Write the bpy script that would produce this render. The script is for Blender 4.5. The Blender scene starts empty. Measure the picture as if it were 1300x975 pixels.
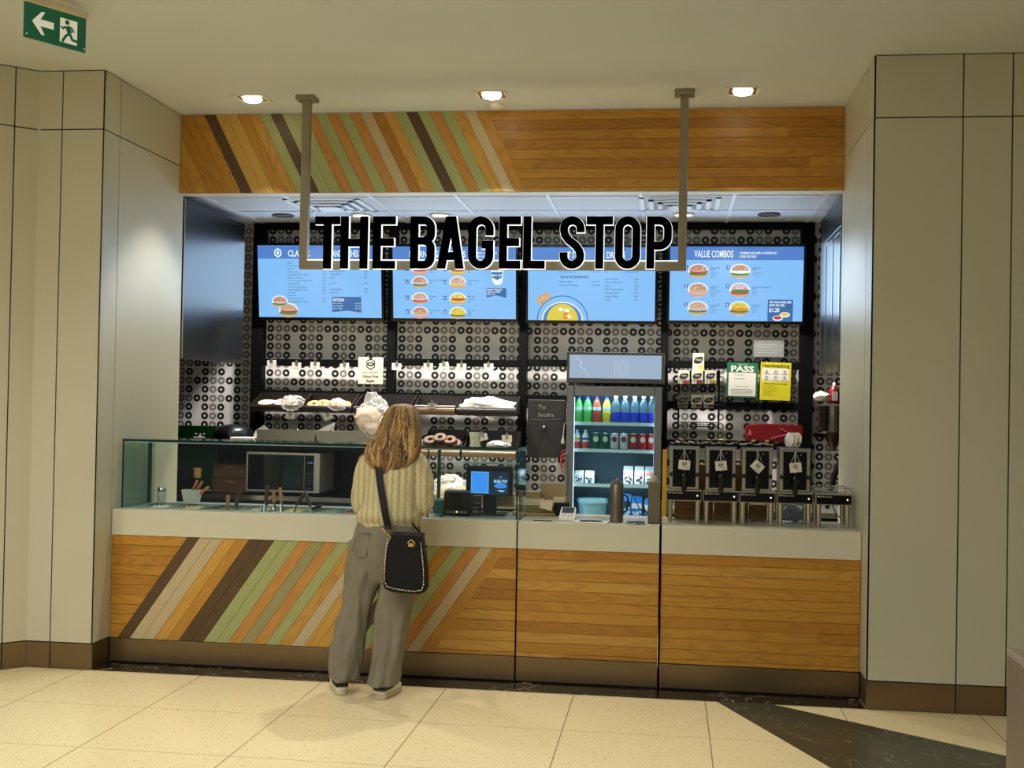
import bpy, math, random
from mathutils import Vector, Matrix
random.seed(7)
S = bpy.context.scene
COL = S.collection
PI = math.pi
def lin(c):
    return tuple(((x/255)/12.92 if x/255 <= .04045 else ((x/255+.055)/1.055)**2.4) for x in c)
# ------------------------------------------------------------------ camera
CAM = Vector((3.40767, -7.0105, 1.65998))
YAW, PITCH, ROLL, FPX = -0.1311622, 0.0144992, 0.0184809, 1515.48
fw = Vector((math.sin(YAW)*math.cos(PITCH), math.cos(YAW)*math.cos(PITCH), math.sin(PITCH)))
rt = Vector((math.cos(YAW), -math.sin(YAW), 0)); up = rt.cross(fw)
cr = rt*math.cos(ROLL)+up*math.sin(ROLL); cu = -rt*math.sin(ROLL)+up*math.cos(ROLL)
cd = bpy.data.cameras.new('camera'); cam = bpy.data.objects.new('camera', cd); COL.objects.link(cam)
cd.sensor_fit = 'HORIZONTAL'; cd.sensor_width = 36; cd.lens = FPX/1300*36; cd.clip_start = .05
M = Matrix((cr, cu, -fw)).transposed().to_4x4(); M.translation = CAM
cam.matrix_world = M; S.camera = cam
def at(u, v, Y):
    d = fw+cr*((u-650)/FPX)-cu*((v-487.5)/FPX)
    return CAM+d*((Y-CAM.y)/d.y)
# ------------------------------------------------------------------ world, exposure, lights
S.view_settings.view_transform = 'Standard'; S.view_settings.look = 'None'
S.view_settings.exposure = 0.0; S.view_settings.gamma = 1; S.view_settings.use_curve_mapping = False
W = bpy.data.worlds.new('hall'); S.world = W; W.use_nodes = True
W.node_tree.nodes['Background'].inputs[0].default_value = (.98, 1, 1, 1)
W.node_tree.nodes['Background'].inputs[1].default_value = .16
def lamp(name, kind, loc, energy, color, size=.1, size_y=None, rot=(0,0,0), spot=None, blend=.5):
    l = bpy.data.lights.new(name, kind); l.energy = energy; l.color = color
    if kind == 'AREA':
        l.shape = 'RECTANGLE'; l.size = size; l.size_y = size_y or size
    else: l.shadow_soft_size = size
    if kind == 'SPOT': l.spot_size = spot; l.spot_blend = blend
    o = bpy.data.objects.new(name, l); COL.objects.link(o); o.location = loc; o.rotation_euler = rot
    return o
WARM = (1, .985, .94); NEUT = (1, .98, .96); COOL = (.80, .88, 1)
for x, e in ((.66, 430), (2.25, 620), (3.83, 230)):   # the three visible recessed lamps over the counter
    lamp('recessed_lamp_light', 'SPOT', (x, .51, 3.60), e, WARM, .04, spot=1.46, blend=.45)
lamp('hall_fill_light', 'AREA', (.2, -6.2, 3.58), 260, (.95, 1, 1), 5.0, 3.6)  # unseen soft fill added above the hall behind the camera
for x, e in ((-1.2, 150), (.7, 140), (2.5, 90), (4.2, 40)):   # the hall's next row of ceiling lamps
    lamp('hall_lamp_light', 'SPOT', (x, -3.6, 3.60), e, WARM, .10, spot=2.7, blend=.7)
for x in (.52, 1.66, 2.77, 3.85):                       # lit pot lights in the kitchen ceiling
    lamp('kitchen_pot_and_fill_light', 'SPOT', (x, 2.23, 3.07), 310, NEUT, .05, spot=1.42, blend=.25)
for x in (.8, 2.2, 3.6):  # extra fill lamps added to brighten the back wall, no visible fittings
    lamp('kitchen_pot_and_fill_light', 'SPOT', (x, 1.30, 3.07), 22, NEUT, .05, spot=1.0, blend=.4)
for x in (.52, 1.66, 2.77, 3.92):                 # the menu screens' own light
    lamp('screen_light', 'AREA', (x, 2.36, 2.64), 6, (.52, .74, 1), 1.0, .55, rot=(PI/2-.14+PI, PI, 0))
# ------------------------------------------------------------------ materials
MATS = {}
def mat(name, col, rough=.5, metal=0, emit=None, es=1, spec=None, coat=0, alpha=None, trans=0, bump=0, bscale=50, var=0, vscale=4, ior=None):
    if name in MATS: return MATS[name]
    m = bpy.data.materials.new(name); m.use_nodes = True; nt = m.node_tree; N = nt.nodes; L = nt.links
    b = N['Principled BSDF']; c = (*lin(col), 1)
    b.inputs['Base Color'].default_value = c; b.inputs['Roughness'].default_value = rough; b.inputs['Metallic'].default_value = metal
    if spec is not None: b.inputs['Specular IOR Level'].default_value = spec
    if coat: b.inputs['Coat Weight'].default_value = coat
    if trans: b.inputs['Transmission Weight'].default_value = trans
    if ior: b.inputs['IOR'].default_value = ior
    if alpha is not None: b.inputs['Alpha'].default_value = alpha
    if emit is not None:
        b.inputs['Emission Color'].default_value = (*lin(emit), 1); b.inputs['Emission Strength'].default_value = es
    tc = None
    if bump or var:
        tc = N.new('ShaderNodeTexCoord')
    if bump:
        n = N.new('ShaderNodeTexNoise'); n.inputs['Scale'].default_value = bscale; n.inputs['Detail'].default_value = 3
        bp = N.new('ShaderNodeBump'); bp.inputs['Strength'].default_value = bump; bp.inputs['Distance'].default_value = .01
        L.new(tc.outputs['Object'], n.inputs['Vector']); L.new(n.outputs['Fac'], bp.inputs['Height']); L.new(bp.outputs['Normal'], b.inputs['Normal'])
    if var:
        n = N.new('ShaderNodeTexNoise'); n.inputs['Scale'].default_value = vscale; n.inputs['Detail'].default_value = 4
        r = N.new('ShaderNodeValToRGB'); r.color_ramp.elements[0].position = .3; r.color_ramp.elements[1].position = .7
        r.color_ramp.elements[0].color = (*[x*(1-var) for x in c[:3]], 1); r.color_ramp.elements[1].color = (*[min(1, x*(1+var)) for x in c[:3]], 1)
        L.new(tc.outputs['Object'], n.inputs['Vector']); L.new(n.outputs['Fac'], r.inputs['Fac']); L.new(r.outputs['Color'], b.inputs['Base Color'])
    MATS[name] = m
    return m
def nodes(m):
    nt = m.node_tree; N = nt.nodes; L = nt.links
    def math_(op, a, b=None, c=None):
        n = N.new('ShaderNodeMath'); n.operation = op
        for i, x in enumerate((a, b, c)):
            if x is None: continue
            if isinstance(x, (int, float)): n.inputs[i].default_value = x
            else: L.new(x, n.inputs[i])
        return n.outputs[0]
    def mix(f, a, b):
        n = N.new('ShaderNodeMix'); n.data_type = 'RGBA'
        if isinstance(f, (int, float)): n.inputs[0].default_value = f
        else: L.new(f, n.inputs[0])
        for i, x in ((6, a), (7, b)):
            if isinstance(x, tuple): n.inputs[i].default_value = (*x[:3], 1)
            else: L.new(x, n.inputs[i])
        return n.outputs[2]
    return N, L, math_, mix
def wood(name, light, dark, amt=.75, rough=.42):
    m = mat(name, light, rough); N, L, ma, mix = nodes(m); b = N['Principled BSDF']
    uv = N.new('ShaderNodeUVMap'); mp = N.new('ShaderNodeMapping'); mp.inputs['Scale'].default_value = (1.3, 8, 1)
    L.new(uv.outputs[0], mp.inputs[0])
    n = N.new('ShaderNodeTexNoise'); n.inputs['Scale'].default_value = 1.0; n.inputs['Detail'].default_value = 1.0; n.inputs['Distortion'].default_value = .25
    L.new(mp.outputs[0], n.inputs['Vector'])
    s = ma('MULTIPLY', ma('ADD', ma('SINE', ma('MULTIPLY', n.outputs['Fac'], 75)), 1), .5)
    s = ma('POWER', s, 2.2)
    mp2 = N.new('ShaderNodeMapping'); mp2.inputs['Scale'].default_value = (5, 190, 1); L.new(uv.outputs[0], mp2.inputs[0])
    n2 = N.new('ShaderNodeTexNoise'); n2.inputs['Scale'].default_value = 1; n2.inputs['Detail'].default_value = 3; L.new(mp2.outputs[0], n2.inputs['Vector'])
    mp3 = N.new('ShaderNodeMapping'); mp3.inputs['Scale'].default_value = (.15, .15, 1); L.new(uv.outputs[0], mp3.inputs[0])
    n3 = N.new('ShaderNodeTexNoise'); n3.inputs['Scale'].default_value = 1; L.new(mp3.outputs[0], n3.inputs['Vector'])
    f = ma('ADD', ma('MULTIPLY', s, .55*amt), ma('MULTIPLY', ma('SUBTRACT', n2.outputs['Fac'], .35), .6*amt))
    f = ma('ADD', f, ma('MULTIPLY', ma('SUBTRACT', n3.outputs['Fac'], .5), 1.5*amt))
    cl = N.new('ShaderNodeClamp'); L.new(f, cl.inputs[0])
    L.new(mix(cl.outputs[0], lin(light), lin(dark)), b.inputs['Base Color'])
    return m
# ------------------------------------------------------------------ mesh builder
class MB:
    def __init__(s): s.v = []; s.f = []; s.m = []; s.sm = []; s.uv = {}
    def add(s, vs, fs, mi=0, sm=False):
        o = len(s.v); s.v += [Vector(p) for p in vs]
        for f in fs: s.f.append([i+o for i in f]); s.m.append(mi); s.sm.append(sm)
        return s
    def box(s, x0, x1, y0, y1, z0, z1, mi=0):
        return s.add([(x0,y0,z0),(x1,y0,z0),(x1,y1,z0),(x0,y1,z0),(x0,y0,z1),(x1,y0,z1),(x1,y1,z1),(x0,y1,z1)],
                     [(0,3,2,1),(4,5,6,7),(0,1,5,4),(1,2,6,5),(2,3,7,6),(3,0,4,7)], mi)
    def cbox(s, c, d, mi=0, R=None):
        k = len(s.v); s.box(-d[0]/2, d[0]/2, -d[1]/2, d[1]/2, -d[2]/2, d[2]/2, mi)
        T = Matrix.Translation(c) @ (R.to_4x4() if R else Matrix())
        for i in range(k, len(s.v)): s.v[i] = T @ s.v[i]
        return s
    def rings(s, rs, mi=0, sm=True, closed=True, cap=True):
        n = len(rs[0]); vs = [p for r in rs for p in r]; fs = []
        for j in range(len(rs)-1):
            for i in range(n if closed else n-1):
                a = j*n+i; b = j*n+(i+1) % n; fs.append((a, b, b+n, a+n))
        s.add(vs, fs, mi, sm)
        if cap and closed:
            s.add(rs[0], [tuple(range(n))[::-1]], mi); s.add(rs[-1], [tuple(range(n))], mi)
        return s
    def cyl(s, p0, p1, r0, r1=None, n=12, mi=0, cap=True, sm=True):
        r1 = r0 if r1 is None else r1; p0 = Vector(p0); p1 = Vector(p1); d = (p1-p0).normalized()
        a = d.orthogonal().normalized(); b = d.cross(a)
        return s.rings([[p+(a*math.cos(2*PI*i/n)+b*math.sin(2*PI*i/n))*r for i in range(n)] for p, r in ((p0, r0), (p1, r1))], mi, sm, cap=cap)
    def tube(s, pts, r, n=8, mi=0, cap=True, flat=1):
        pts = [Vector(p) for p in pts]; rs = []
        rr = r if isinstance(r, (list, tuple)) else [r]*len(pts)
        a = None
        for i, p in enumerate(pts):
            d = (pts[min(i+1, len(pts)-1)]-pts[max(i-1, 0)]).normalized()
            a = d.orthogonal().normalized() if a is None else (a-d*a.dot(d)).normalized()
            b = d.cross(a)
            rs.append([p+(a*math.cos(2*PI*k/n)+b*math.sin(2*PI*k/n)*flat)*rr[i] for k in range(n)])
        return s.rings(rs, mi, True, cap=cap)
    def lathe(s, prof, c=(0,0,0), n=16, mi=0, cap=True, sx=1, sy=1):
        c = Vector(c)
        return s.rings([[c+Vector((r*sx*math.cos(2*PI*i/n), r*sy*math.sin(2*PI*i/n), z)) for i in range(n)] for r, z in prof], mi, True, cap=cap)
    def ball(s, c, r, n=12, m=8, mi=0):
        if not isinstance(r, (tuple, list)): r = (r, r, r)
        return s.rings([[(c[0]+r[0]*math.sin(PI*(j+.02)/(m+.04))*math.cos(2*PI*i/n), c[1]+r[1]*math.sin(PI*(j+.02)/(m+.04))*math.sin(2*PI*i/n), c[2]-r[2]*math.cos(PI*(j+.02)/(m+.04))) for i in range(n)] for j in range(m+1)], mi)
    def prism(s, poly, y0, y1, mi=0):                # poly in (x,z) counter-clockwise seen from -Y, y0 is the front
        n = len(poly); vs = [(x, y0, z) for x, z in poly]+[(x, y1, z) for x, z in poly]
        fs = [tuple(range(n)), tuple(range(n, 2*n))[::-1]]+[(i, i+n, (i+1) % n+n, (i+1) % n) for i in range(n)]
        return s.add(vs, fs, mi)
    def flat(s, poly, y, mi=0): return s.add([(x, y, z) for x, z in poly], [tuple(range(len(poly)))], mi)
    def tf(s, Mx, k=0):
        for i in range(k, len(s.v)): s.v[i] = Mx @ s.v[i]
        return s
    def mesh(s, name, mats):
        me = bpy.data.meshes.new(name); me.from_pydata([tuple(p) for p in s.v], [], s.f)
        for m in (mats if isinstance(mats, (list, tuple)) else [mats]): me.materials.append(m)
        me.polygons.foreach_set('material_index', s.m); me.polygons.foreach_set('use_smooth', s.sm)
        if s.uv:
            u = me.uv_layers.new(name='UVMap')
            for p in me.polygons:
                fn = s.uv.get(p.index)
                if fn:
                    for li in p.loop_indices: u.data[li].uv = fn(me.vertices[me.loops[li].vertex_index].co)
        me.update(); return me
def mods(o, bev=0, sub=0, solid=0):
    if solid:
        m = o.modifiers.new('solid', 'SOLIDIFY'); m.thickness = solid
    if bev:
        m = o.modifiers.new('bevel', 'BEVEL'); m.width = bev; m.segments = 2; m.limit_method = 'ANGLE'; m.angle_limit = .6; m.harden_normals = False
    if sub:
        m = o.modifiers.new('subd', 'SUBSURF'); m.levels = sub; m.render_levels = sub
    return o
def thing(name, label, cat, loc=(0,0,0), group=None, rz=0):
    o = bpy.data.objects.new(name, None); COL.objects.link(o); o.location = loc; o.rotation_euler = (0, 0, rz)
    o.empty_display_size = .05
    o['label'] = label; o['category'] = cat
    if group: o['group'] = group
    return o
def part(name, mb, mats, parent, bev=0, sub=0, solid=0, label=None, kind=None, loc=None):
    o = bpy.data.objects.new(name, mb.mesh(name, mats)); COL.objects.link(o); o.parent = parent
    if loc: o.location = loc
    if label: o['label'] = label
    if kind: o['kind'] = kind
    return mods(o, bev, sub, solid)
def solo(name, mb, mats, label, cat, loc=(0,0,0), group=None, bev=0, sub=0, solid=0, rz=0, kind=None):
    o = bpy.data.objects.new(name, mb.mesh(name, mats)); COL.objects.link(o); o.location = loc; o.rotation_euler = (0,0,rz)
    o['label'] = label; o['category'] = cat
    if group: o['group'] = group
    if kind: o['kind'] = kind
    return mods(o, bev, sub, solid)
def struct(name, mb, mats, bev=0):
    o = bpy.data.objects.new(name, mb.mesh(name, mats)); COL.objects.link(o); o['kind'] = 'structure'
    return mods(o, bev)
def dup(root, loc, rz=None, label=None, group=None):
    def cp(o, par):
        c = o.copy(); COL.objects.link(c)
        if par is not None: c.parent = par
        for ch in [k for k in o.children]: cp(ch, c)
        return c
    r = cp(root, None); r.location = loc
    if rz is not None: r.rotation_euler = (0, 0, rz)
    if label: r['label'] = label
    if group: r['group'] = group
    return r
def clip(poly, a, b, c):                             # keep a*x+b*z<=c
    out = []
    for i in range(len(poly)):
        p, q = poly[i], poly[(i+1) % len(poly)]; dp = a*p[0]+b*p[1]-c; dq = a*q[0]+b*q[1]-c
        if dp <= 0: out.append(p)
        if (dp < 0) != (dq < 0) and dp != dq:
            t = dp/(dp-dq); out.append((p[0]+(q[0]-p[0])*t, p[1]+(q[1]-p[1])*t))
    return out
# ------------------------------------------------------------------ lettering
_tc = {}
def tshape(s, bold=0):
    k = (s, bold)
    if k not in _tc:
        cu_ = bpy.data.curves.new('t', 'FONT'); cu_.body = s; cu_.size = 1; cu_.offset = bold; cu_.resolution_u = 2
        ob = bpy.data.objects.new('t', cu_); me = bpy.data.meshes.new_from_object(ob)
        _tc[k] = ([tuple(v.co[:2]) for v in me.vertices], [tuple(p.vertices) for p in me.polygons])
        bpy.data.objects.remove(ob); bpy.data.curves.remove(cu_); bpy.data.meshes.remove(me)
    return _tc[k]
def txt(mb, s, x, y, z, h, mi, xs=1, bold=0, al='L', w=None):
    vs, fs = tshape(s, bold)
    if not vs: return 0
    x0 = min(v[0] for v in vs); x1 = max(v[0] for v in vs); k = h/.73
    if w: xs = w/((x1-x0)*k)
    wd = (x1-x0)*k*xs; ox = x-(0 if al == 'L' else wd/2 if al == 'C' else wd)
    mb.add([(ox+(v[0]-x0)*k*xs, y, z+v[1]*k) for v in vs], fs, mi)
    return wd
def ell(cx, cz, rx, rz, n=20, a0=0, a1=2*PI):
    full = abs(a1-a0-2*PI) < 1e-6
    return [(cx+rx*math.cos(a0+(a1-a0)*i/(n if full else n-1)), cz+rz*math.sin(a0+(a1-a0)*i/(n if full else n-1))) for i in range(n)]
def arc(cx, cz, rx, rz, d0, d1, n=8): return ell(cx, cz, rx, rz, n, math.radians(d0), math.radians(d1))
def strip(mb, pts, t, y0, y1, mi, closed=False, ext=0):
    pts = [Vector(p) for p in pts]; pts = [p for i, p in enumerate(pts) if (i == 0 and not closed) or (p-pts[i-1]).length > 1e-4]; n = len(pts); L = []; R = []
    for i, p in enumerate(pts):
        a = pts[(i-1) % n] if (closed or i > 0) else None; b = pts[(i+1) % n] if (closed or i < n-1) else None
        d1 = (p-a).normalized() if a is not None else None; d2 = (b-p).normalized() if b is not None else None
        if d1 is None: d1 = d2; p = p-d2*ext
        if d2 is None: d2 = d1; p = p+d1*ext
        n1 = Vector((-d1.y, d1.x)); n2 = Vector((-d2.y, d2.x)); m = (n1+n2)
        if m.length < 1e-6: m = n1
        m.normalize(); k = t/2/max(.5, m.dot(n1)); L.append(p+m*k); R.append(p-m*k)
    for i in range(n if closed else n-1):
        j = (i+1) % n
        mb.prism([tuple(R[i]), tuple(R[j]), tuple(L[j]), tuple(L[i])], y0, y1, mi)
def glyph(mb, ch, x, z, w, h, t, y0, y1, mi, d=0):
    T = t+2*d; a = t/2; q = lambda ps: [(x+u, z+v) for u, v in ps]
    def st(ps, closed=False): strip(mb, q(ps), T, y0, y1, mi, closed, d)
    def para(xa, za, xb, zb, tt):
        k = (xb-xa)/(zb-za); xa -= k*d; xb += k*d; za -= d; zb += d; tt = tt+2*d
        mb.prism(q([(xa-tt/2, za), (xa+tt/2, za), (xb+tt/2, zb), (xb-tt/2, zb)]), y0, y1, mi)
    r = min((w-t)/2, h*.17); m = w-a
    if ch == 'T': st([(0, h-a), (w, h-a)]); st([(w/2, 0), (w/2, h)])
    if ch == 'H': st([(a, 0), (a, h)]); st([(m, 0), (m, h)]); st([(a, h/2), (m, h/2)])
    if ch == 'E': st([(a, 0), (a, h)]); st([(a, h-a), (w, h-a)]); st([(a, a), (w, a)]); st([(a, h*.51), (w*.93, h*.51)])
    if ch == 'L': st([(a, 0), (a, h)]); st([(a, a), (w, a)])
    if ch == 'O': st(arc(m-r, h-a-r, r, r, 0, 90)+arc(a+r, h-a-r, r, r, 90, 180)+arc(a+r, a+r, r, r, 180, 270)+arc(m-r, a+r, r, r, 270, 360), True)
    if ch == 'G': st([(m, h*.64)]+arc(m-r, h-a-r, r, r, 0, 90)+arc(a+r, h-a-r, r, r, 90, 180)+arc(a+r, a+r, r, r, 180, 270)+arc(m-r, a+r, r, r, 270, 360)+[(m, h*.50)]); st([(w*.54, h*.46), (w, h*.46)])
    if ch == 'P': st([(a, 0), (a, h)]); st([(a, h-a)]+arc(m-r, h-a-r, r, r, 90, 0)+arc(m-r, h*.44+r, r, r, 0, -90)+[(a, h*.44)])
    if ch == 'B':
        st([(a, 0), (a, h)]); e = h*.53; r2 = min(r, h*.14)
        st([(a, h-a)]+arc(m-r2, h-a-r2, r2, r2, 90, 0)+arc(m-r2, e+r2, r2, r2, 0, -90)+[(a, e)])
        st([(a, e)]+arc(m-r2, e-r2, r2, r2, 90, 0)+arc(m-r2, a+r2, r2, r2, 0, -90)+[(a, a)])
    if ch == 'A': para(a*1.1, 0, w/2-a*.25, h, t*1.05); para(w-a*1.1, 0, w/2+a*.25, h, t*1.05); st([(w*.25, h*.24), (w*.75, h*.24)])
    if ch == 'S':
        st([(m, h*.70)]+arc(m-r, h-a-r, r, r, 0, 90)+arc(a+r, h-a-r, r, r, 90, 180)+[(a, h*.73), (a+.05*w, h*.64), (w*.35, h*.55), (w*.65, h*.44), (m-.05*w, h*.35), (m, h*.26)]+arc(m-r, a+r, r, r, 360, 270)+arc(a+r, a+r, r, r, 270, 180)+[(a, h*.31)])
# ================================================================== SETTING
HC, HF, XR, YF = 3.618, 3.068, 4.508, .914
def nearline(ma, v, pitch, off, w):                   # 1 on a joint line of width w
    f = ma('FRACT', ma('ADD', ma('DIVIDE', ma('SUBTRACT', v, off), pitch), .5))
    return ma('LESS_THAN', ma('ABSOLUTE', ma('SUBTRACT', f, .5)), w/2/pitch)
# floor: terrazzo slabs with thin joints
mfl = mat('terrazzo', (214, 184, 128), .22, spec=.45)
N, L, ma, mix = nodes(mfl); b = N['Principled BSDF']; tc = N.new('ShaderNodeTexCoord'); sx = N.new('ShaderNodeSeparateXYZ'); L.new(tc.outputs['Object'], sx.inputs[0])
n1 = N.new('ShaderNodeTexNoise'); n1.inputs['Scale'].default_value = 60; n1.inputs['Detail'].default_value = 3; L.new(tc.outputs['Object'], n1.inputs['Vector'])
n2 = N.new('ShaderNodeTexVoronoi'); n2.inputs['Scale'].default_value = 75; L.new(tc.outputs['Object'], n2.inputs['Vector'])
n4 = N.new('ShaderNodeTexNoise'); n4.inputs['Scale'].default_value = 1.3; n4.inputs['Detail'].default_value = 2; L.new(tc.outputs['Object'], n4.inputs['Vector'])
sp = ma('LESS_THAN', n2.outputs['Distance'], .25); sc_ = N.new('ShaderNodeSeparateColor'); L.new(n2.outputs['Color'], sc_.inputs[0])
dk = ma('MULTIPLY', ma('LESS_THAN', sc_.outputs[0], .35), sp); lt = ma('MULTIPLY', ma('GREATER_THAN', sc_.outputs[0], .75), sp)
c = mix(ma('MULTIPLY', n1.outputs['Fac'], .6), lin((248, 230, 184)), lin((224, 202, 152)))
c = mix(ma('MULTIPLY', n4.outputs['Fac'], .35), c, lin((232, 212, 164)))
c = mix(ma('MULTIPLY', dk, .7), c, lin((120, 92, 58))); c = mix(ma('MULTIPLY', lt, .5), c, lin((240, 222, 185)))
j = ma('MAXIMUM', nearline(ma, sx.outputs[0], .737, -.05, .006), nearline(ma, sx.outputs[1], .737, -.222, .004))
L.new(mix(ma('MULTIPLY', j, .75), c, lin((110, 82, 48))), b.inputs['Base Color'])
# dark veined stone
def stone(name, base, vein, rough):
    m = mat(name, base, rough); N, L, ma, mix = nodes(m); tc = N.new('ShaderNodeTexCoord')
    n = N.new('ShaderNodeTexNoise'); n.inputs['Scale'].default_value = 3.5; n.inputs['Detail'].default_value = 5; n.inputs['Distortion'].default_value = 1.5
    L.new(tc.outputs['Object'], n.inputs['Vector'])
    v = ma('ABSOLUTE', ma('SUBTRACT', n.outputs['Fac'], .5)); v = ma('LESS_THAN', v, .006)
    n3 = N.new('ShaderNodeTexNoise'); n3.inputs['Scale'].default_value = 2.2; L.new(tc.outputs['Object'], n3.inputs['Vector'])
    v = ma('MULTIPLY', v, ma('GREATER_THAN', n3.outputs['Fac'], .5))
    c = mix(n3.outputs['Fac'], tuple(x*.7 for x in lin(base)), tuple(x*1.3 for x in lin(base)))
    L.new(mix(ma('MULTIPLY', v, .7), c, lin(vein)), N['Principled BSDF'].inputs['Base Color']); return m
mblk = stone('black_marble', (34, 27, 20), (190, 175, 150), .18)
mgrn = stone('green_stone', (62, 62, 48), (120, 122, 100), .25)
struct('floor', MB().box(-4, 8.5, -10, 2.72, -.12, 0), mfl)
struct('trim_1', MB().box(.001, XR-.001, -.208, .05, 0, .003), mblk)
tri = [(3.70, -.209), (4.00, -.209), (5.35, -1.23), (5.35, -2.2), (4.53, -2.2)]
m_ = MB(); n_ = len(tri); m_.add([(x, y, .003) for x, y in tri], [tuple(range(n_))[::-1]]); m_.add([(x, y, 0) for x, y in tri]+[(x, y, .003) for x, y in tri], [(i, (i+1) % n_, (i+1) % n_+n_, i+n_) for i in range(n_)])
struct('trim_2', m_, mgrn)
mceil = mat('ceiling_paint', (200, 200, 190), .8, var=.03, vscale=.7)
struct('ceiling', MB().box(-4, 8.5, -10, YF, HC, HC+.1), mceil)
# laminate wall panels with shadow joints (separate raised panels on a dark core)
mpan = mat('laminate_panel', (188, 182, 156), .42, bump=.02, bscale=3, var=.03, vscale=1.2)
mcore = mat('joint_shadow', (40, 30, 20), .8)
mss = mat('brushed_steel', (128, 108, 78), .34, .85, bump=.02, bscale=20)
mchrome = mat('polished_steel', (205, 205, 200), .16, 1)
g = .008; ZJ = 3.258; KZ = .158
def panel_wall(name, P0, P1, cuts, zc, thick=.12, side=1):
    # P0->P1 in plan; panels face the left-hand normal * side
    P0 = Vector(P0); P1 = Vector(P1); d = P1-P0; Ln = d.length; d.normalize(); nrm = Vector((d.y, -d.x))*side
    mb = MB()
    def slab(a, b_, z0, z1, f0, f1, mi):
        q = [P0+d*a+nrm*f0, P0+d*b_+nrm*f0, P0+d*b_+nrm*f1, P0+d*a+nrm*f1]
        vs = [(p.x, p.y, z0) for p in q]+[(p.x, p.y, z1) for p in q]
        mb.add(vs, [(0,3,2,1),(4,5,6,7),(0,1,5,4),(1,2,6,5),(2,3,7,6),(3,0,4,7)], mi)
    e0 = .012 if thick == .14 and P0.y < P1.y else .0095; e1 = .012 if thick == .14 and P0.y > P1.y else .0095
    slab(e0, Ln-e1, 0, HC, -thick, -.008, 1)
    cs = [0]+cuts+[Ln]
    for a, b_ in zip(cs, cs[1:]):
        a2 = a+(g/2 if a > 0 else 0); b2 = b_-(g/2 if b_ < Ln else 0)
        slab(a2, b2, .004, KZ-.004, -.008, -.003, 2)
        slab(a2, b2, KZ+.004, zc-g/2, -.008, 0, 0); slab(a2, b2, zc+g/2, HC-.006, -.008, 0, 0)
    return struct(name, mb, [mpan, mcore, mss])
YC = -.2134
panel_wall('wall_left', (-.42, YC), (0, YC), [.15], ZJ)
panel_wall('wall_left', (-2.42, YC-2.0), (-.42, YC), [1.3, 2.0, 2.688], ZJ)
panel_wall('wall_left', (0, YC), (0, .98), [.21], ZJ, thick=.14)
panel_wall('wall_right', (XR, YC), (8.4, YC), [.475, .735, 1.4, 2.1], ZJ+.01)
panel_wall('wall_right', (XR, .98), (XR, YC), [.98], ZJ+.01, thick=.14)
# kitchen shell
mkc = mat('kitchen_ceiling_tile', (186, 192, 204), .7, bump=.05, bscale=120)
mtb = mat('ceiling_grid_bar', (205, 210, 220), .4)
ZK = 3.105
mb = MB().box(-1.3, 5.8, YF+.02, 2.72, ZK, ZK+.05, 0)
for x in (.035, .65, 1.27, 1.89, 2.54, 3.19, 3.83, 4.45): mb.box(x-.012, x+.012, YF+.09, 2.64, ZK-.006, ZK, 1)
for y in (1.33, 1.94, 2.55): mb.box(-1.3, 5.8, y-.012, y+.012, ZK-.0055, ZK, 1)
struct('ceiling', mb, [mkc, mtb])
mhead = mat('header_soffit', (215, 210, 198), .6)
struct('trim_3', MB().box(0, XR, YF+.012, YF+.10, HF-.004, HC, 0), mhead)
# wallpaper of rings
mwp = mat('ring_wallpaper', (196, 191, 182), .45)
N, L, ma, mix = nodes(mwp); b = N['Principled BSDF']; tc = N.new('ShaderNodeTexCoord'); sx = N.new('ShaderNodeSeparateXYZ'); L.new(tc.outputs['Object'], sx.inputs[0])
PX, PZ = .0702, .0742
u = ma('DIVIDE', ma('ADD', sx.outputs[0], 7.02+.012), PX); v = ma('DIVIDE', ma('ADD', sx.outputs[2], .030), PZ)
cu_ = ma('FLOOR', u); cv = ma('FLOOR', v)
fx = ma('MULTIPLY', ma('SUBTRACT', ma('FRACT', u), .5), PX); fz = ma('MULTIPLY', ma('SUBTRACT', ma('FRACT', v), .5), PZ)
r = ma('SQRT', ma('ADD', ma('MULTIPLY', fx, fx), ma('MULTIPLY', fz, fz)))
ring = ma('MULTIPLY', ma('LESS_THAN', r, .0308), ma('GREATER_THAN', r, .0105))
mid = ma('MULTIPLY', ma('LESS_THAN', r, .0205), ma('GREATER_THAN', r, .0105))
cm = ma('MODULO', cu_, 4); rm = ma('MODULO', cv, 8)
rowB = ma('MAXIMUM', ma('LESS_THAN', ma('ABSOLUTE', ma('SUBTRACT', ma('MODULO', rm, 2), 1)), .5), ma('LESS_THAN', ma('ABSOLUTE', ma('SUBTRACT', rm, 4)), .5))
rowA = ma('SUBTRACT', 1, rowB); odd = ma('MODULO', cu_, 2); lo = ma('LESS_THAN', cm, 1.5); is2 = ma('LESS_THAN', ma('ABSOLUTE', ma('SUBTRACT', cm, 2)), .5)
black = ma('ADD', ma('MULTIPLY', rowA, lo), ma('MULTIPLY', rowB, odd))
grey = ma('ADD', ma('MULTIPLY', rowA, ma('SUBTRACT', 1, lo)), ma('MULTIPLY', rowB, is2))
gc = mix(mid, lin((122, 114, 104)), lin((142, 134, 124)))
c = mix(ma('MULTIPLY', ring, grey), lin((216, 211, 203)), gc)
bc = mix(mid, lin((14, 10, 8)), lin((26, 19, 16)))
c = mix(ma('MULTIPLY', ring, black), c, bc); L.new(c, b.inputs['Base Color'])
YB = 2.62
struct('wall_back', MB().box(-1.3, 5.8, YB, YB+.1, 0, ZK), mwp)
mdark = mat('dark_side_wall', (46, 42, 38), .6)
struct('wall_left', MB().box(-1.3, -1.2, .98, YB, 0, ZK), mdark)
struct('wall_right', MB().box(5.7, 5.8, .98, YB, 0, ZK), mdark)
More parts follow.
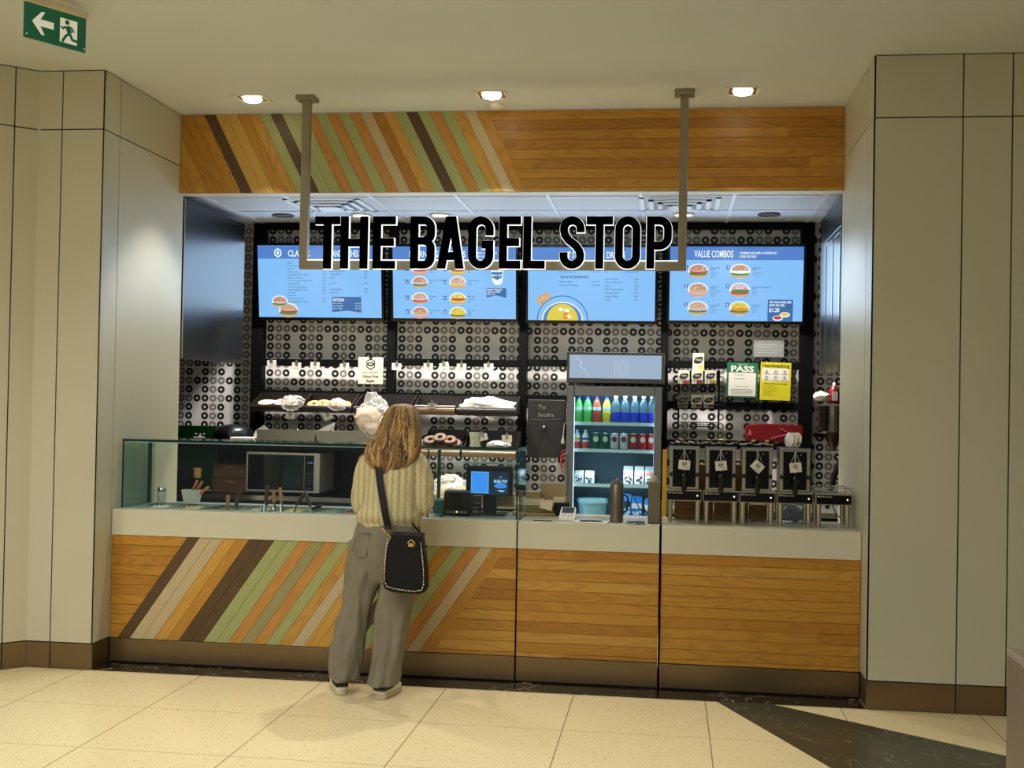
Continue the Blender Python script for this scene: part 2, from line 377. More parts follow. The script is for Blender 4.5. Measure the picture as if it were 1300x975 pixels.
struct('wall_left', MB().box(-1.2, -.14, .93, .98, 0, ZK), mdark)
struct('wall_right', MB().box(XR+.14, 5.7, .93, .98, 0, ZK), mdark)
# ================================================================== WOOD CLADDING
OAK = [wood('oak_board', (184, 130, 40), (144, 92, 16)), wood('oak_board_pale', (196, 146, 58), (156, 104, 28)), wood('oak_board_deep', (172, 116, 30), (130, 80, 12))]
BEI = wood('beige_board', (190, 168, 128), (168, 146, 108), .35); DRK = wood('dark_brown_board', (88, 62, 30), (50, 34, 16), .6)
GRN = wood('sage_green_board', (160, 162, 102), (132, 134, 80), .4); OLV = wood('olive_board', (150, 142, 92), (122, 114, 70), .4)
ORG = wood('orange_board', (190, 132, 56), (156, 100, 32)); YEL = wood('straw_board', (194, 152, 70), (166, 122, 46), .4)
mgap = mat('board_gap', (74, 48, 20), .8)
WM = OAK+[BEI, DRK, GRN, OLV, ORG, YEL, mgap]
WI = {'w': None, 'b': 3, 'd': 4, 'g': 5, 'l': 6, 'o': 7, 'y': 8}
def put_plank(mb, poly, y, mi, ang, gap=.0011):
    if len(poly) < 3: return
    c_, s_ = math.cos(ang), math.sin(ang); ou, ov = random.uniform(0, 90), random.uniform(0, 90)
    cx = sum(p[0] for p in poly)/len(poly); cz = sum(p[1] for p in poly)/len(poly)
    q = [(p[0]+(cx-p[0])*.0+(-gap if p[0] > cx+1e-4 else gap)*abs(s_), p[1]+(-gap if p[1] > cz else gap)*abs(c_)) for p in poly]
    a = len(mb.f); mb.prism(q, y, y+.008, mi)
    fn = lambda co: (co.x*c_+co.z*s_+ou, -co.x*s_+co.z*c_+ov)
    for i in range(a, len(mb.f)): mb.uv[i] = fn
def horiz(mb, x0, x1, z0, z1, y, ph, cut=None, joint=.35):
    z = z1; k = 0
    while z > z0+.004:
        za = max(z-ph, z0); xs = [x0]; x = x0+random.uniform(.2, 1.6)
        while x < x1-.15 and random.random() < joint+.3: xs.append(x); x += random.uniform(.5, 1.6)
        xs.append(x1)
        for a, b_ in zip(xs, xs[1:]):
            poly = [(a, za), (b_, za), (b_, z), (a, z)]
            if cut: poly = clip(poly, *cut)
            put_plank(mb, poly, y, random.choice((0, 0, 1, 2)), 0)
        z = za
def diag(mb, x0, x1, z0, z1, y, xt, wd, slope, seq):   # band k spans xt+k*wd .. at z1; x shifts by slope*(z-z1)
    for k, ch in enumerate(seq):
        a, b_ = xt+k*wd, xt+(k+1)*wd; sh = slope*(z0-z1)
        gq = .0011; poly = [(a+sh+gq, z0), (b_+sh-gq, z0), (b_-gq, z1), (a+gq, z1)]
        poly = clip(clip(poly, -1, 0, -x0), 1, 0, x1)
        if len(poly) < 3: continue
        mi = WI[ch] if WI[ch] is not None else random.choice((0, 1, 2))
        c2 = math.atan2(z1-z0, -sh) if slope > 0 else math.atan2(z1-z0, -sh)
        put_plank(mb, poly, y, mi, c2, 0)
# fascia above the opening
fz0, fz1 = HF, HC-.004
mb = MB().box(0.002, XR-.002, YF+.008, YF+.012, fz0, fz1, 9)
seqF = list('wwwwwwwwdyywwgdggogogobwwgdgogwbw')
xtF = 2.159-len(seqF)*.0797; sl = -(2.439-2.159)/(fz1-fz0)
diag(mb, .003, XR-.003, fz0, fz1, YF, xtF, .0797, sl, seqF)
xe = 2.159; kk = -sl                                     # boundary line x = xe + kk*(fz1-z)
horiz(mb, 2.0, XR-.003, fz0, fz1, YF, .0655, (-1, -kk, -(xe+kk*fz1)))
o = solo('wooden_fascia', mb, WM, 'band of wooden boards above the opening, slanted coloured boards left, plain oak right', 'fascia')
# counter units
def steel_kick(root, x0, x1, extra=None):
    mb = MB().box(x0, x1, .012, .03, .012, .150, 0)
    if extra: mb.box(x0, x0+extra, .006, .02, .012, .150, 0)
    part('kick_plate', mb, mss, root, .001)
mslab = mat('counter_stone', (202, 196, 172), .28, var=.02, vscale=3)
mbody = mat('counter_carcass', (60, 50, 40), .6)
SZ, CZ, WZ = .791, .95, .155
def unit(name, label, x0, x1, yback, extra=None):
    rt_ = thing(name, label, 'counter', ((x0+x1)/2, 0, 0)); ox = (x0+x1)/2
    a, b_ = x0-ox, x1-ox
    part('carcass', MB().box(a+.004, b_-.004, .03, .58 if yback > .2 else .11, .0, SZ-.002), mbody, rt_)
    steel_kick(rt_, a, b_, extra)
    s = MB().box(a, b_, 0, .10, SZ, CZ)
    s.box(a, b_, .10, yback, SZ+.11, CZ-.0005) if yback > .1 else None
    part('countertop', s, mslab, rt_, .002)
    return rt_, ox
A0, A1, B0, B1, C0, C1 = .003, 2.526, 2.534, 3.364, 3.378, XR-.003
ra, ox = unit('service_counter', 'long left counter unit with slanted brown, beige and green boards below the white slab', A0, A1, .12)
mb = MB().box(A0, A1, .008+.012, .03, WZ, SZ, 9)
seqC = list('dbbwwddggololgobwwglgdgwgobw'); seqC = list('dbbwwddggologwbwwgdgwgobw')
wdC = (2.470-.489)/25; slc = (.489-.051)/(.785-.150)
diag(mb, A0, A1, WZ, SZ, .012, .489, wdC, slc, seqC)
horiz(mb, A0, A1, WZ, SZ, .012, .0612, (1, -slc, .489-slc*SZ), 0)
horiz(mb, A0, A1, WZ, SZ, .012, .0612, (-1, slc, -(2.470-slc*SZ)), 0)
mb.tf(Matrix.Translation((-ox, 0, 0))); uvf = mb.uv
part('board_cladding', mb, WM, ra)
for nm, lb, x0, x1, ex in (('counter_gate', 'middle counter section of plain oak boards, a gate set between two dark vertical gaps', B0, B1, None), ('service_counter', 'right counter unit of plain oak boards below the slab that carries the drink dispensers', C0, C1, .02)):
    r_, ox = unit(nm, lb, x0, x1, .60, ex)
    mb = MB().box(x0, x1, .020, .03, WZ, SZ, 9); horiz(mb, x0, x1, WZ, SZ, .012, .0612, None, 0)
    mb.tf(Matrix.Translation((-ox, 0, 0))); part('board_cladding', mb, WM, r_)
mblack = mat('black_metal', (3, 3, 3), .55, spec=.12); mblackg = mat('black_gloss', (6, 6, 7), .08, spec=.4); mblackp = mat('black_plastic', (14, 14, 14), .4, spec=.3)
solo('gap_shade_strip', MB().box(A1+.0005, B0-.0005, .004, .03, .004, CZ-.002), mat('gap_shade_black', (5, 4, 4), .9, spec=0), 'thin dark vertical strip added as shade in the gap left of the counter gate', 'strip')  # black strips put into both open gaps to stand for their shade
solo('gap_shade_strip', MB().box(B1+.001, C0-.001, .004, .04, .004, CZ+.002), MATS['gap_shade_black'], 'thin black vertical strip added as shade in the gap right of the counter gate', 'strip')
# ================================================================== HANGING SIGN
mpost = mat('sign_post_paint', (140, 130, 108), .45, .3)
mface = mat('letter_black', (2, 2, 2), .9, spec=.0)
mhalo = mat('letter_backlight', (240, 245, 240), .4, emit=(240, 250, 240), es=1.05)
YS = .46
pa, pb = at(388, 122, YS+.03), at(867, 118, YS+.03)
zb0 = at(620, 342, YS).z; zb1 = at(620, 329, YS).z
sg = thing('hanging_shop_sign', 'large black capital letters THE BAGEL STOP hung from the ceiling on two grey posts', 'sign', (2.25, YS, HC))
O = Vector((2.25, YS, HC)); T_ = Matrix.Translation(-O)
xa, xb = at(388, 230, YS+.03).x, at(867.5, 230, YS+.03).x
zb1 = zb0+.066
for x in (xa, xb):
    part('post', MB().box(x-.026, x+.026, YS+.005, YS+.055, zb0, HC-.03).tf(T_), mpost, sg, .002)
    part('ceiling_plate', MB().box(x-.062, x+.062, YS-.03, YS+.09, HC-.03, HC-.001).tf(T_), mpost, sg, .003)
part('bar', MB().box(xa+.026, xb-.026, YS+.008, YS+.052, zb0, zb1-.012).tf(T_), mpost, sg)
part('light_strip', MB().box(xa+.027, xb-.027, YS+.012, YS+.048, zb1-.012, zb1-.004).tf(T_), mhalo, sg, label='glowing light strip on top of the bar')
LT = [('T',400.6,431.5),('H',433,467),('E',474,502),('B',521.5,552),('A',555.5,589.5),('G',595,626.5),('E',634,661),('L',664.6,692),('S',711,742),('T',744.6,778),('O',781,813),('P',821,853)]
for ch, u0, u1 in LT:
    um = (u0+u1)/2; p0 = at(u0, 300, YS-.03); p1 = at(u1, 300, YS-.03); z0 = at(um, 341, YS-.03).z; z1 = at(um, 275, YS-.03).z
    w, h = p1.x-p0.x, z1-z0; t = .049
    mb = MB(); glyph(mb, ch, p0.x, z0, w, h, t, YS-.045, YS-.022, 0); mb.tf(T_)
    lo = part('letter', mb, mface, sg)
    mb = MB(); glyph(mb, ch, p0.x, z0, w, h, t, YS-.021, YS+.0, 0, d=.004); mb.tf(T_)
    h_ = part('backlight', mb, mhalo, lo)
# ================================================================== CEILING FITTINGS
mlampo = mat('lamp_disk', (255, 246, 225), .3, emit=(255, 244, 220), es=14)
mtrimw = mat('lamp_trim', (205, 196, 176), .4)
mrefl = mat('lamp_reflector', (120, 104, 78), .25, .6)
names = {0.66: 'square recessed ceiling lamp at left, its glare tilted toward the camera', 2.25: 'square recessed ceiling lamp in the middle, above the small round detector', 3.83: 'square recessed ceiling lamp at right, beside the right sign post'}
for x in (.66, 2.25, 3.83):
    y = .51; r_ = thing('recessed_lamp', names[x], 'ceiling lamp', (x, y, HC), 'recessed square lamps over the counter')
    m1 = MB()
    for a0, a1, b0, b1 in ((-.105, .105, -.105, -.085), (-.105, .105, .085, .105), (-.105, -.085, -.085, .085), (.085, .105, -.085, .085)): m1.box(a0, a1, b0, b1, -.006, 0)
    part('trim_ring', m1, mtrimw, r_)
    m2 = MB(); q = .085; w_ = .06
    m2.add([(-q,-q,-.004),(q,-q,-.004),(q,q,-.004),(-q,q,-.004),(-w_,-w_,-.0015),(w_,-w_,-.0015),(w_,w_,-.0015),(-w_,w_,-.0015)], [(0,1,5,4),(1,2,6,5),(2,3,7,6),(3,0,4,7)], 0)
    part('reflector', m2, mrefl, r_)
    part('lens', MB().lathe([(.062, -.002), (.055, -.018), (.03, -.026), (.004, -.028)], n=24), mlampo, r_, label='bright white lamp lens')
solo('smoke_detector', MB().lathe([(.058, 0), (.058, -.012), (.045, -.026), (.01, -.028)], n=24), mtrimw, 'small round white detector on the ceiling just below the middle lamp', 'smoke detector', (2.242, .768, HC-.0005))
mpl = mat('pot_light_lens', (255, 250, 235), .3, emit=(255, 246, 228), es=7)
mploff = mat('pot_light_rim', (70, 66, 62), .4, .4)
for i, (px, on, lb) in enumerate(((353, 0, 'dark unlit pot light at far left of the kitchen ceiling'), (453, 1, 'lit pot light in the kitchen ceiling seen between T and H'), (555, 1, 'lit pot light in the kitchen ceiling seen just above the letter A of BAGEL'), (868, 1, 'lit pot light in the kitchen ceiling beside the right sign post'), (978, 0, 'dark unlit pot light in the kitchen ceiling above the value combos screen'))):
    p = at(px, 277, 2.0)
    r_ = thing('pot_light', lb, 'ceiling light', (p.x, 2.12, ZK), 'round pot lights in the kitchen ceiling')
    part('rim', MB().lathe([(.085, -.001), (.085, -.012), (.062, -.012), (.062, -.001)], n=24, cap=False), mtrimw if on else mploff, r_)
    part('lens', MB().lathe([(.061, -.002), (.061, -.009), (.002, -.010)], n=24), mpl if on else mploff, r_)
# ceiling diffusers
mdif = mat('diffuser_metal', (205, 207, 212), .45)
for px0, px1, lb in ((385, 455, 'square air diffuser in the kitchen ceiling behind the left sign post'), (818, 908, 'square reflective air diffuser in the kitchen ceiling beside the right sign post')):
    c0, c1 = at(px0, 257, 1.63), at(px1, 257, 1.63); cx = (c0.x+c1.x)/2
    r_ = thing('air_diffuser', lb, 'air vent', (cx, 1.635, ZK), 'square air diffusers in the kitchen ceiling')
    for k in range(4):
        a = .285-.065*k; m1 = MB(); z = -.004-.008*k
        for q0, q1, q2, q3 in ((-a, a, -a, -a+.035), (-a, a, a-.035, a), (-a, -a+.035, -a, a), (a-.035, a, -a, a)): m1.box(q0, q1, q2, q3, z-.006, z)
        part('louvre', m1, mdif, r_)
    part('plate', MB().box(-.08, .08, -.08, .08, -.036, -.030), mdif, r_)
# exit sign
mexg = mat('exit_green', (6, 84, 58), .35, emit=(6, 92, 62), es=.25); mexw = mat('exit_white', (225, 225, 210), .4, emit=(225, 222, 205), es=.35); mcas = mat('sign_casing', (215, 200, 170), .5)
ztop = 3.548; 
def atz(u_, v_, z):
    d = fw+cr*((u_-650)/FPX)-cu*((v_-487.5)/FPX); return CAM+d*((z-CAM.z)/d.z)
eA, eB = atz(32, 1, ztop), atz(109.5, 24, ztop); dv = (eB-eA); Lx = dv.length; ang = math.atan2(dv.y, dv.x)
H = .172
ex = thing('exit_sign', 'green and white exit sign with arrow and running figure hung from the ceiling', 'exit sign', (eA.x, eA.y, ztop), rz=ang)
mb = MB().box(0, Lx, 0, .012, -H, 0, 0)
part('sign_plate', mb, mexg, ex)
mb = MB(); y = -.0015; k = Lx/.40
ar = [(.045,-.086),(.105,-.03),(.128,-.03),(.098,-.068),(.185,-.068),(.185,-.102),(.098,-.102),(.128,-.142),(.105,-.142)]
mb.flat([(a*k, b_) for a, b_ in ar][::-1], y, 0)
mb.flat([(.225*k, -.15), (.34*k, -.15), (.34*k, -.03), (.225*k, -.03)], y, 0)
for a in (.012, .388): mb.flat(ell(a*k, -.155, .004, .004, 8), y, 0)
part('pictogram', mb, mexw, ex, label='white arrow and doorway')
mb = MB(); y2 = -.003
mb.prism(ell(.272*k, -.047, .012, .012, 12), y2, -.001, 0)
for pts, t in (([(.272,-.065),(.292,-.098)], .026), ([(.262,-.068),(.246,-.082),(.232,-.072)], .009), ([(.280,-.066),(.302,-.070),(.318,-.088)], .009), ([(.288,-.098),(.262,-.118),(.240,-.148)], .013), ([(.292,-.100),(.306,-.126),(.352,-.132)], .013)):
    strip(mb, [(a*k, b_) for a, b_ in pts], t, y2, -.001, 0)
part('running_figure', mb, mexg, ex)
mb = MB().box(.0, Lx+.012, -.004, .030, 0, .035, 0).box(Lx*.1, Lx*.72, -.012, .045, .035, HC-ztop-.001, 0)
part('housing', mb, mcas, ex, .004)
# bin at right edge
pc = atz(1277.5, 822, .90)
mstl = mat('steel_cabinet', (120, 108, 94), .4, .4, var=.04)
bn = thing('metal_cabinet', 'grey metal cabinet cut off by the lower right edge of the photograph', 'cabinet', (pc.x+.3, pc.y-.5, 0))
part('body', MB().box(-.298, .298, -.498, .498, .0, .875), mstl, bn, .003)
part('top', MB().box(-.3, .3, -.5, .5, .876, .90), mat('cabinet_top', (150, 138, 120), .35, .3), bn, .003)
part('plinth', MB().box(-.302, .302, -.502, .502, 0, .08), mblackp, bn)
# ================================================================== KITCHEN WALL FIXTURES
YU = 2.52                                             # front face of the black uprights
zt = ZK-.004
mb = MB()
ups = [(318, 332), (490, 500), (658, 668), (838, 848), (1015, 1032)]
fr = thing('steel_rack', 'black steel rack of uprights and rails fixed across the ring-patterned back wall', 'rack', (2.25, YB, 0))
def RX(px, Y, py=480): return at(px, py, Y).x
def RZ(py, Y, px=660): return at(px, py, Y).z
To = Matrix.Translation((-2.25, -YB, 0))
UX = [(RX(a, YU), RX(b_, YU)) for a, b_ in ups]
for x0, x1 in UX:
    part('upright', MB().box(x0, x1, YU, YB-.002, .9, zt).tf(To), mblack, fr)
def rail(px0, px1, py0, py1, Y=YU+.01, d=.04):
    py0 -= .8; py1 += 1.2
    x0, x1 = RX(px0, Y), RX(px1, Y); z1, z0 = RZ(py0, Y, (px0+px1)/2), RZ(py1, Y, (px0+px1)/2)
    part('rail', MB().box(x0, x1, Y, Y+d, z0, z1).tf(To), mblack, fr)
rail(332, 1015, 283, 290); rail(332, 490, 457, 464); rail(500, 658, 457, 464); rail(668, 838, 458, 465); rail(848, 1015, 459.5, 467)
rail(848, 1015, 511, 519); rail(848, 1015, 561, 568, YU-.18, .20); rail(500, 720, 501, 507); rail(332,490,497,503)
# ---- menu screens
def em(name, c, es=1.0): return mat(name, (8, 8, 8), .25, emit=c, es=es)
mbg = em('screen_sky_blue', (132, 192, 248), 1.0); mhd = em('screen_band_blue', (86, 136, 212), .92); mwt = em('screen_white', (235, 248, 255), 1); mnv = em('screen_text_navy', (32, 70, 120), .8)
mbx = em('screen_box_blue', (62, 112, 176), .9); mbun = em('screen_bun', (214, 176, 140), .9); mbun2 = em('screen_bun_seed', (206, 150, 122), .9); mred = em('screen_red', (206, 70, 60), .9)
mgn = em('screen_green', (60, 150, 70), .9); mye = em('screen_yellow', (236, 214, 70), .9); mpk = em('screen_pink', (226, 190, 200), .9); mog = em('screen_orange', (240, 150, 50), .9)
SM = [mbg, mhd, mwt, mnv, mbx, mbun, mbun2, mred, mgn, mye, mpk, mog]
TILT = math.radians(8)
def sandwich(mb, cx, cz, w, top, fills, y=-.0044):
    s = w/2; e = .0003
    mb.flat(ell(cx, cz, s*1.1, s*.80), y, 2)
    mb.flat(ell(cx, cz-s*.42, s, s*.34), y-e, 5)
    for i, f in enumerate(fills): mb.flat(ell(cx+(i % 2)*s*.08, cz-s*.28+i*s*.2, s*1.02, s*.20), y-e*(2+i), f)
    mb.flat(arc(cx, cz+s*.05, s*.92, s*.62, 0, 180, 14), y-e*6, top)
    for k in range(9): mb.flat(ell(cx+random.uniform(-.6, .6)*s, cz+s*random.uniform(.12, .45), s*.09, s*.045, 6), y-e*7, random.choice((2, 5, 7)))
def lines(mb, x, z, rows, pitch, hh, col2=None, mi=3, xs=.9):
    for i, rw in enumerate(rows):
        a, b_ = (rw if isinstance(rw, tuple) else (rw, None))
        if a: txt(mb, a, x, -.0044, z-i*pitch, hh, mi, xs)
        if b_ and col2: txt(mb, b_, col2, -.0044, z-i*pitch, hh, mi, xs, al='R')
def hexa(mb, cx, cz, r, y, mi): mb.flat([(cx+r*.87*math.cos(math.radians(a)), cz+r*math.sin(math.radians(a))) for a in (30, 90, 150, 210, 270, 330)], y, mi)
def screen(i, px0, px1, pyt, pyb, label):
    um = (px0+px1)/2; Yt = 2.41; Yb_ = Yt+.6*math.sin(TILT)
    zt_, zb_ = at(um, pyt, Yt).z, at(um, pyb, Yb_).z; x0, x1 = at(px0, pyt, Yt).x, at(px1, pyt, Yt).x
    Wd = x1-x0; Hh = (zt_-zb_)/math.cos(TILT); cx = (x0+x1)/2
    r_ = thing('menu_screen', label, 'menu screen', (cx, Yt, zt_), 'menu screens in a row under the kitchen ceiling')
    r_.rotation_euler = (TILT, 0, 0)
    part('housing', MB().box(-Wd/2-.022, Wd/2+.022, .0, .055, -Hh-.026, .022), mblackg, r_, .004)
    mb = MB(); X = lambda p: (p-px0)/(px1-px0)*Wd-Wd/2; Z = lambda p: -(p-pyt)/(pyb-pyt)*Hh
    mb.flat([(-Wd/2, -Hh), (Wd/2, -Hh), (Wd/2, 0), (-Wd/2, 0)], -.003, 0)
    mb.flat([(-Wd/2, Z(pyt+17)), (Wd/2, Z(pyt+17)), (Wd/2, 0), (-Wd/2, 0)], -.0037, 1)
    return r_, mb, X, Z, Wd, Hh
# screen 1
r_, mb, X, Z, Wd, Hh = screen(0, 327, 483.5, 311.5, 403, 'leftmost menu screen, listing classic sandwiches with a price list and a bagel picture')
hexa(mb, X(353), Z(321), .040, -.0044, 2); hexa(mb, X(353), Z(321), .027, -.0047, 1); mb.flat(ell(X(353), Z(321), .010, .017), -.005, 2)
txt(mb, 'CLASSIC', X(366), -.0044, Z(325.5), .052, 2, bold=.02, w=X(394)-X(366)); txt(mb, 'SANDWICHES', X(419.5), -.0044, Z(325.5), .052, 2, bold=.02, w=X(455.5)-X(419.5))
rows = [('Butter','2.49'),('Peanut Butter','3.49'),('P. B. & J.','3.99'),('Cream Cheese','4.49'),('Lox Cream Cheese Spread','5.75'),('Bacon or Cheddar','4.99'),('Cream Cheese & Smoked Lox','10.99'),('Scrambled Egg','4.79'),('Turkey Sausage & Egg','6.29'),('Scrambled Egg & Cheese','5.59'),('Western','5.99'),'Made with:',('  Lettuce & Tomatoes','6.49'),('  Scrambled Egg w/ Cheese','6.99')]
lines(mb, X(365), Z(334.5), rows, .0243, .0135, X(413.5))
rows = [('Egg Salad','6.99'),('Tuna Salad','7.29'),'',('Chicken Salad','7.29'),('Roast Potato Salad','7.49'),('Turkey Breast','7.99'),('Veggies','6.29'),'',('Hot Tuna','8.29'),'',('Chicken Breast','8.99'),('Bagel Club','9.49')]
lines(mb, X(418.5), Z(330), rows, .0243, .0135, X(466))
mb.flat([(X(421), Z(376.5)), (X(421), Z(396)), (X(440), Z(394)), (X(458), Z(396.5)), (X(458), Z(376.5))], -.0044, 4)
txt(mb, 'EXTRAS', X(422.5), -.005, Z(382), .024, 2, .8, .03)
for k, s_ in enumerate(('Extra Cheese', 'Extra Vegetable', 'Bacon or Egg')): txt(mb, s_, X(422.5), -.005, Z(385.5+3.2*k), .011, 2, .9); txt(mb, 'add 1.49', X(457), -.005, Z(385.5+3.2*k), .011, 2, .9, al='R')
sandwich(mb, X(354), Z(383), .125, 6, (8, 10)); sandwich(mb, X(365), Z(394), .15, 5, (8, 7, 10))
part('display', mb, SM, r_)
# screen 2
r_, mb, X, Z, Wd, Hh = screen(1, 498.5, 655, 313, 404.5, 'second menu screen from the left, with eight numbered bagel pictures and a soup cup')
txt(mb, 'MORNING SPECIALS', X(520), -.0044, Z(326.5), .052, 2, bold=.02, w=.46); txt(mb, 'COMBOS COME WITH', X(600), -.0044, Z(322.5), .018, 2, .8, .02); txt(mb, 'COFFEE OR JUICE', X(600), -.0044, Z(327), .018, 2, .8, .02)
for c_, cx_ in enumerate((533, 581.5)):
    for k, cz_ in enumerate((342, 358.5, 379, 397)):
        sandwich(mb, X(cx_), Z(cz_), .125, (5, 6, 5, 6, 9, 5, 9, 9)[k+4*c_], ((10, 7), (8, 10), (7, 10), (10, 5), (9, 7), (9, 10), (9, 7), (8, 9))[k+4*c_])
        mb.flat([(X(cx_-18.5), Z(cz_+2)), (X(cx_-14.5), Z(cz_+2)), (X(cx_-14.5), Z(cz_-3.5)), (X(cx_-18.5), Z(cz_-3.5))], -.0044, 4)
        txt(mb, str(1+k+4*c_), X(cx_-16.5), -.005, Z(cz_+1), .019, 2, 1, .02, 'C')
        nm = (('Bagel & Egg','3.99'),('Western Scramble','5.49'),('Lox Bagel','7.29'),('Cream Cheese','4.29'),('Bacon & Egg','5.29'),('Turkey Sausage & Egg','5.99'),('Bagel, Egg & Cheese','5.29'),('Lox, Onion & Egg','8.99'))[k+4*c_]
        w_ = nm[0].split(' '); h2 = ' '.join(w_[:2]), ' '.join(w_[2:])
        for q, s_ in enumerate([t_ for t_ in h2 if t_]+[nm[1]]): txt(mb, s_, X(cx_+12.5), -.0044, Z(cz_-2+q*3.2), .0125, 3, .85)
mb.flat([(X(623), Z(341)), (X(626), Z(358)), (X(629), Z(361.5)), (X(635), Z(361.5)), (X(638), Z(358)), (X(640), Z(341))][::1], -.0044, 2)
mb.flat([(X(624), Z(345)), (X(625.5), Z(352)), (X(631.5), Z(355)), (X(637), Z(352)), (X(638.5), Z(345))], -.0048, 4); txt(mb, 'MUG CUP', X(631.3), -.0052, Z(350.5), .018, 2, .7, .02, 'C')
mb.flat([(X(618), Z(365.5)), (X(618), Z(377.5)), (X(630), Z(374.5)), (X(643), Z(377.5)), (X(643), Z(365.5))], -.0044, 4)
for k, s_ in enumerate(('MAKE IT FRESHER', 'ADD A COFFEE', 'FOR 1.49')): txt(mb, s_, X(619), -.0048, Z(368.4+2.8*k), .013, 2, .85, .02)
part('display', mb, SM, r_)
# screen 3
r_, mb, X, Z, Wd, Hh = screen(2, 670.5, 832.5, 314, 407, 'third menu screen from the left, showing hot stuff, drinks and a bowl of yellow soup')
txt(mb, 'HOT STUFF', X(712), -.0044, Z(327.5), .052, 2, bold=.02, w=.20); txt(mb, 'DRINKS', X(771), -.0044, Z(327.5), .052, 2, bold=.02, w=.145)
lines(mb, X(711), Z(346), [('Hot Focaccia Cup', '4.29  5.29')], .027, .0145, X(762)); txt(mb, 'ADD ANY OF THE ABOVE WITH', X(712), -.0044, Z(353), .019, 3, .6, .03)
lines(mb, X(711), Z(358.5), [('Buttered Bagel', 'add 1.49'), ('Cream Cheese Bagel', 'add 2.59')], .0275, .0145, X(762))
lines(mb, X(769), Z(346), [('Tea', '1.99 2.29 2.59'), '', ('Hot Chocolate', '2.49'), ('Canned Soft Drink', '2.09'), ('Juices', '2.89'), ('Milk/Chocolate Milk', '2.99'), ('Premium Drink', '3.29'), ('Vitamin Water', '3.49'), ('Water', '2.09')], .0275, .0145, X(811))
mb.flat([(X(680), Z(380)), (X(691), Z(394)), (X(702), Z(380)), (X(695), Z(369.5))], -.0044, 5); 
for k in range(14): mb.flat(ell(X(684+random.random()*12), Z(377+random.random()*10), .006, .005, 6), -.0047, random.choice((2, 6, 9)))
mb.flat([(X(685), Z(405)), (X(697), Z(405)), (X(693), Z(393)), (X(687), Z(396))], -.0046, 8)
cz_ = Z(407)
def bowl(r, mi, yy, kz=.98): mb.flat([(X(715)+r*math.cos(a), cz_+r*kz*math.sin(a)) for a in [PI*i/30 for i in range(31)]], yy, mi)
bowl(.205, 3, -.0046, .96); bowl(.199, 0, -.0049, .96); bowl(.165, 2, -.0052, .9); bowl(.155, 1, -.0054, .9); bowl(.125, 9, -.0056, 1.06)
for k in range(9):
    a = random.uniform(.25, 2.9); q = random.uniform(.02, .09); mb.flat(ell(X(715)+q*math.cos(a)*1.1, cz_+.015+q*math.sin(a), .022, .014, 8), -.006-k*.0001, random.choice((11, 9, 5, 2, 11)))
part('display', mb, SM, r_)
# screen 4
r_, mb, X, Z, Wd, Hh = screen(3, 851, 1021, 313, 407.5, 'rightmost menu screen, headed value combos, with six bagel pictures')
txt(mb, 'VALUE COMBOS', X(882), -.0044, Z(326.5), .054, 2, bold=.02, w=.30); txt(mb, 'COMBOS INCLUDE A CHOICE OF:', X(940), -.0044, Z(322.5), .018, 2, .75, .03); txt(mb, 'SOUP OR CHILI', X(940), -.0044, Z(327), .018, 2, .75, .03)
for c_, cx_ in enumerate((887.5, 941)):
    for k, cz_ in enumerate((344, 368, 391.5)):
        sandwich(mb, X(cx_), Z(cz_), .145, (6, 6, 5, 6, 10, 9)[k+3*c_], ((8, 7, 10), (10, 5), (8, 10), (8, 2), (7, 8), (8, 11))[k+3*c_])
        mb.flat([(X(cx_-17.5), Z(cz_-2)), (X(cx_-13), Z(cz_-2)), (X(cx_-13), Z(cz_-7)), (X(cx_-17.5), Z(cz_-7))], -.0044, 4)
        txt(mb, str(1+k+3*c_), X(cx_-15.2), -.005, Z(cz_-3), .020, 2, 1, .02, 'C')
        nm = (('Bagel Club','11.99','Soup, Chips,','Pickle & a','Drink'),('Western','11.49','Scrambled Egg,','Cheese &','a Drink'),('Tuna Salad','10.99','Soup, Chips','& a Drink'),('Egg Salad','9.79','Lettuce, Chips','& a Drink'),('Tandoori Vegetables','9.99','Soup & a','Drink'),('Hot Tuna','11.49','Chips & a','Drink'))[k+3*c_]
        for q, s_ in enumerate(nm): txt(mb, s_, X(cx_+16), -.0044, Z(cz_-3+q*2.9), .0145 if q < 2 else .010, 3, .85)
mb.flat([(X(977), Z(407.3)), (X(1009), Z(407.3)), (X(1009), Z(380)), (X(977), Z(380))], -.0044, 4)
txt(mb, 'TRY OUR LARGE SIZE', X(979), -.0048, Z(384.5), .018, 2, .7, .03); txt(mb, 'SOUP OR CHILI', X(979), -.0048, Z(388.5), .018, 2, .7, .03); txt(mb, '$1.20', X(979), -.0048, Z(395.5), .032, 2, .8, .03)
for a, b_, c_ in ((999, 399, 9), (990, 403.5, 7)): mb.flat(ell(X(a), Z(b_), .040, .021), -.005, 2); mb.flat(ell(X(a), Z(b_-.5), .032, .014), -.0053, c_)
part('display', mb, SM, r_)
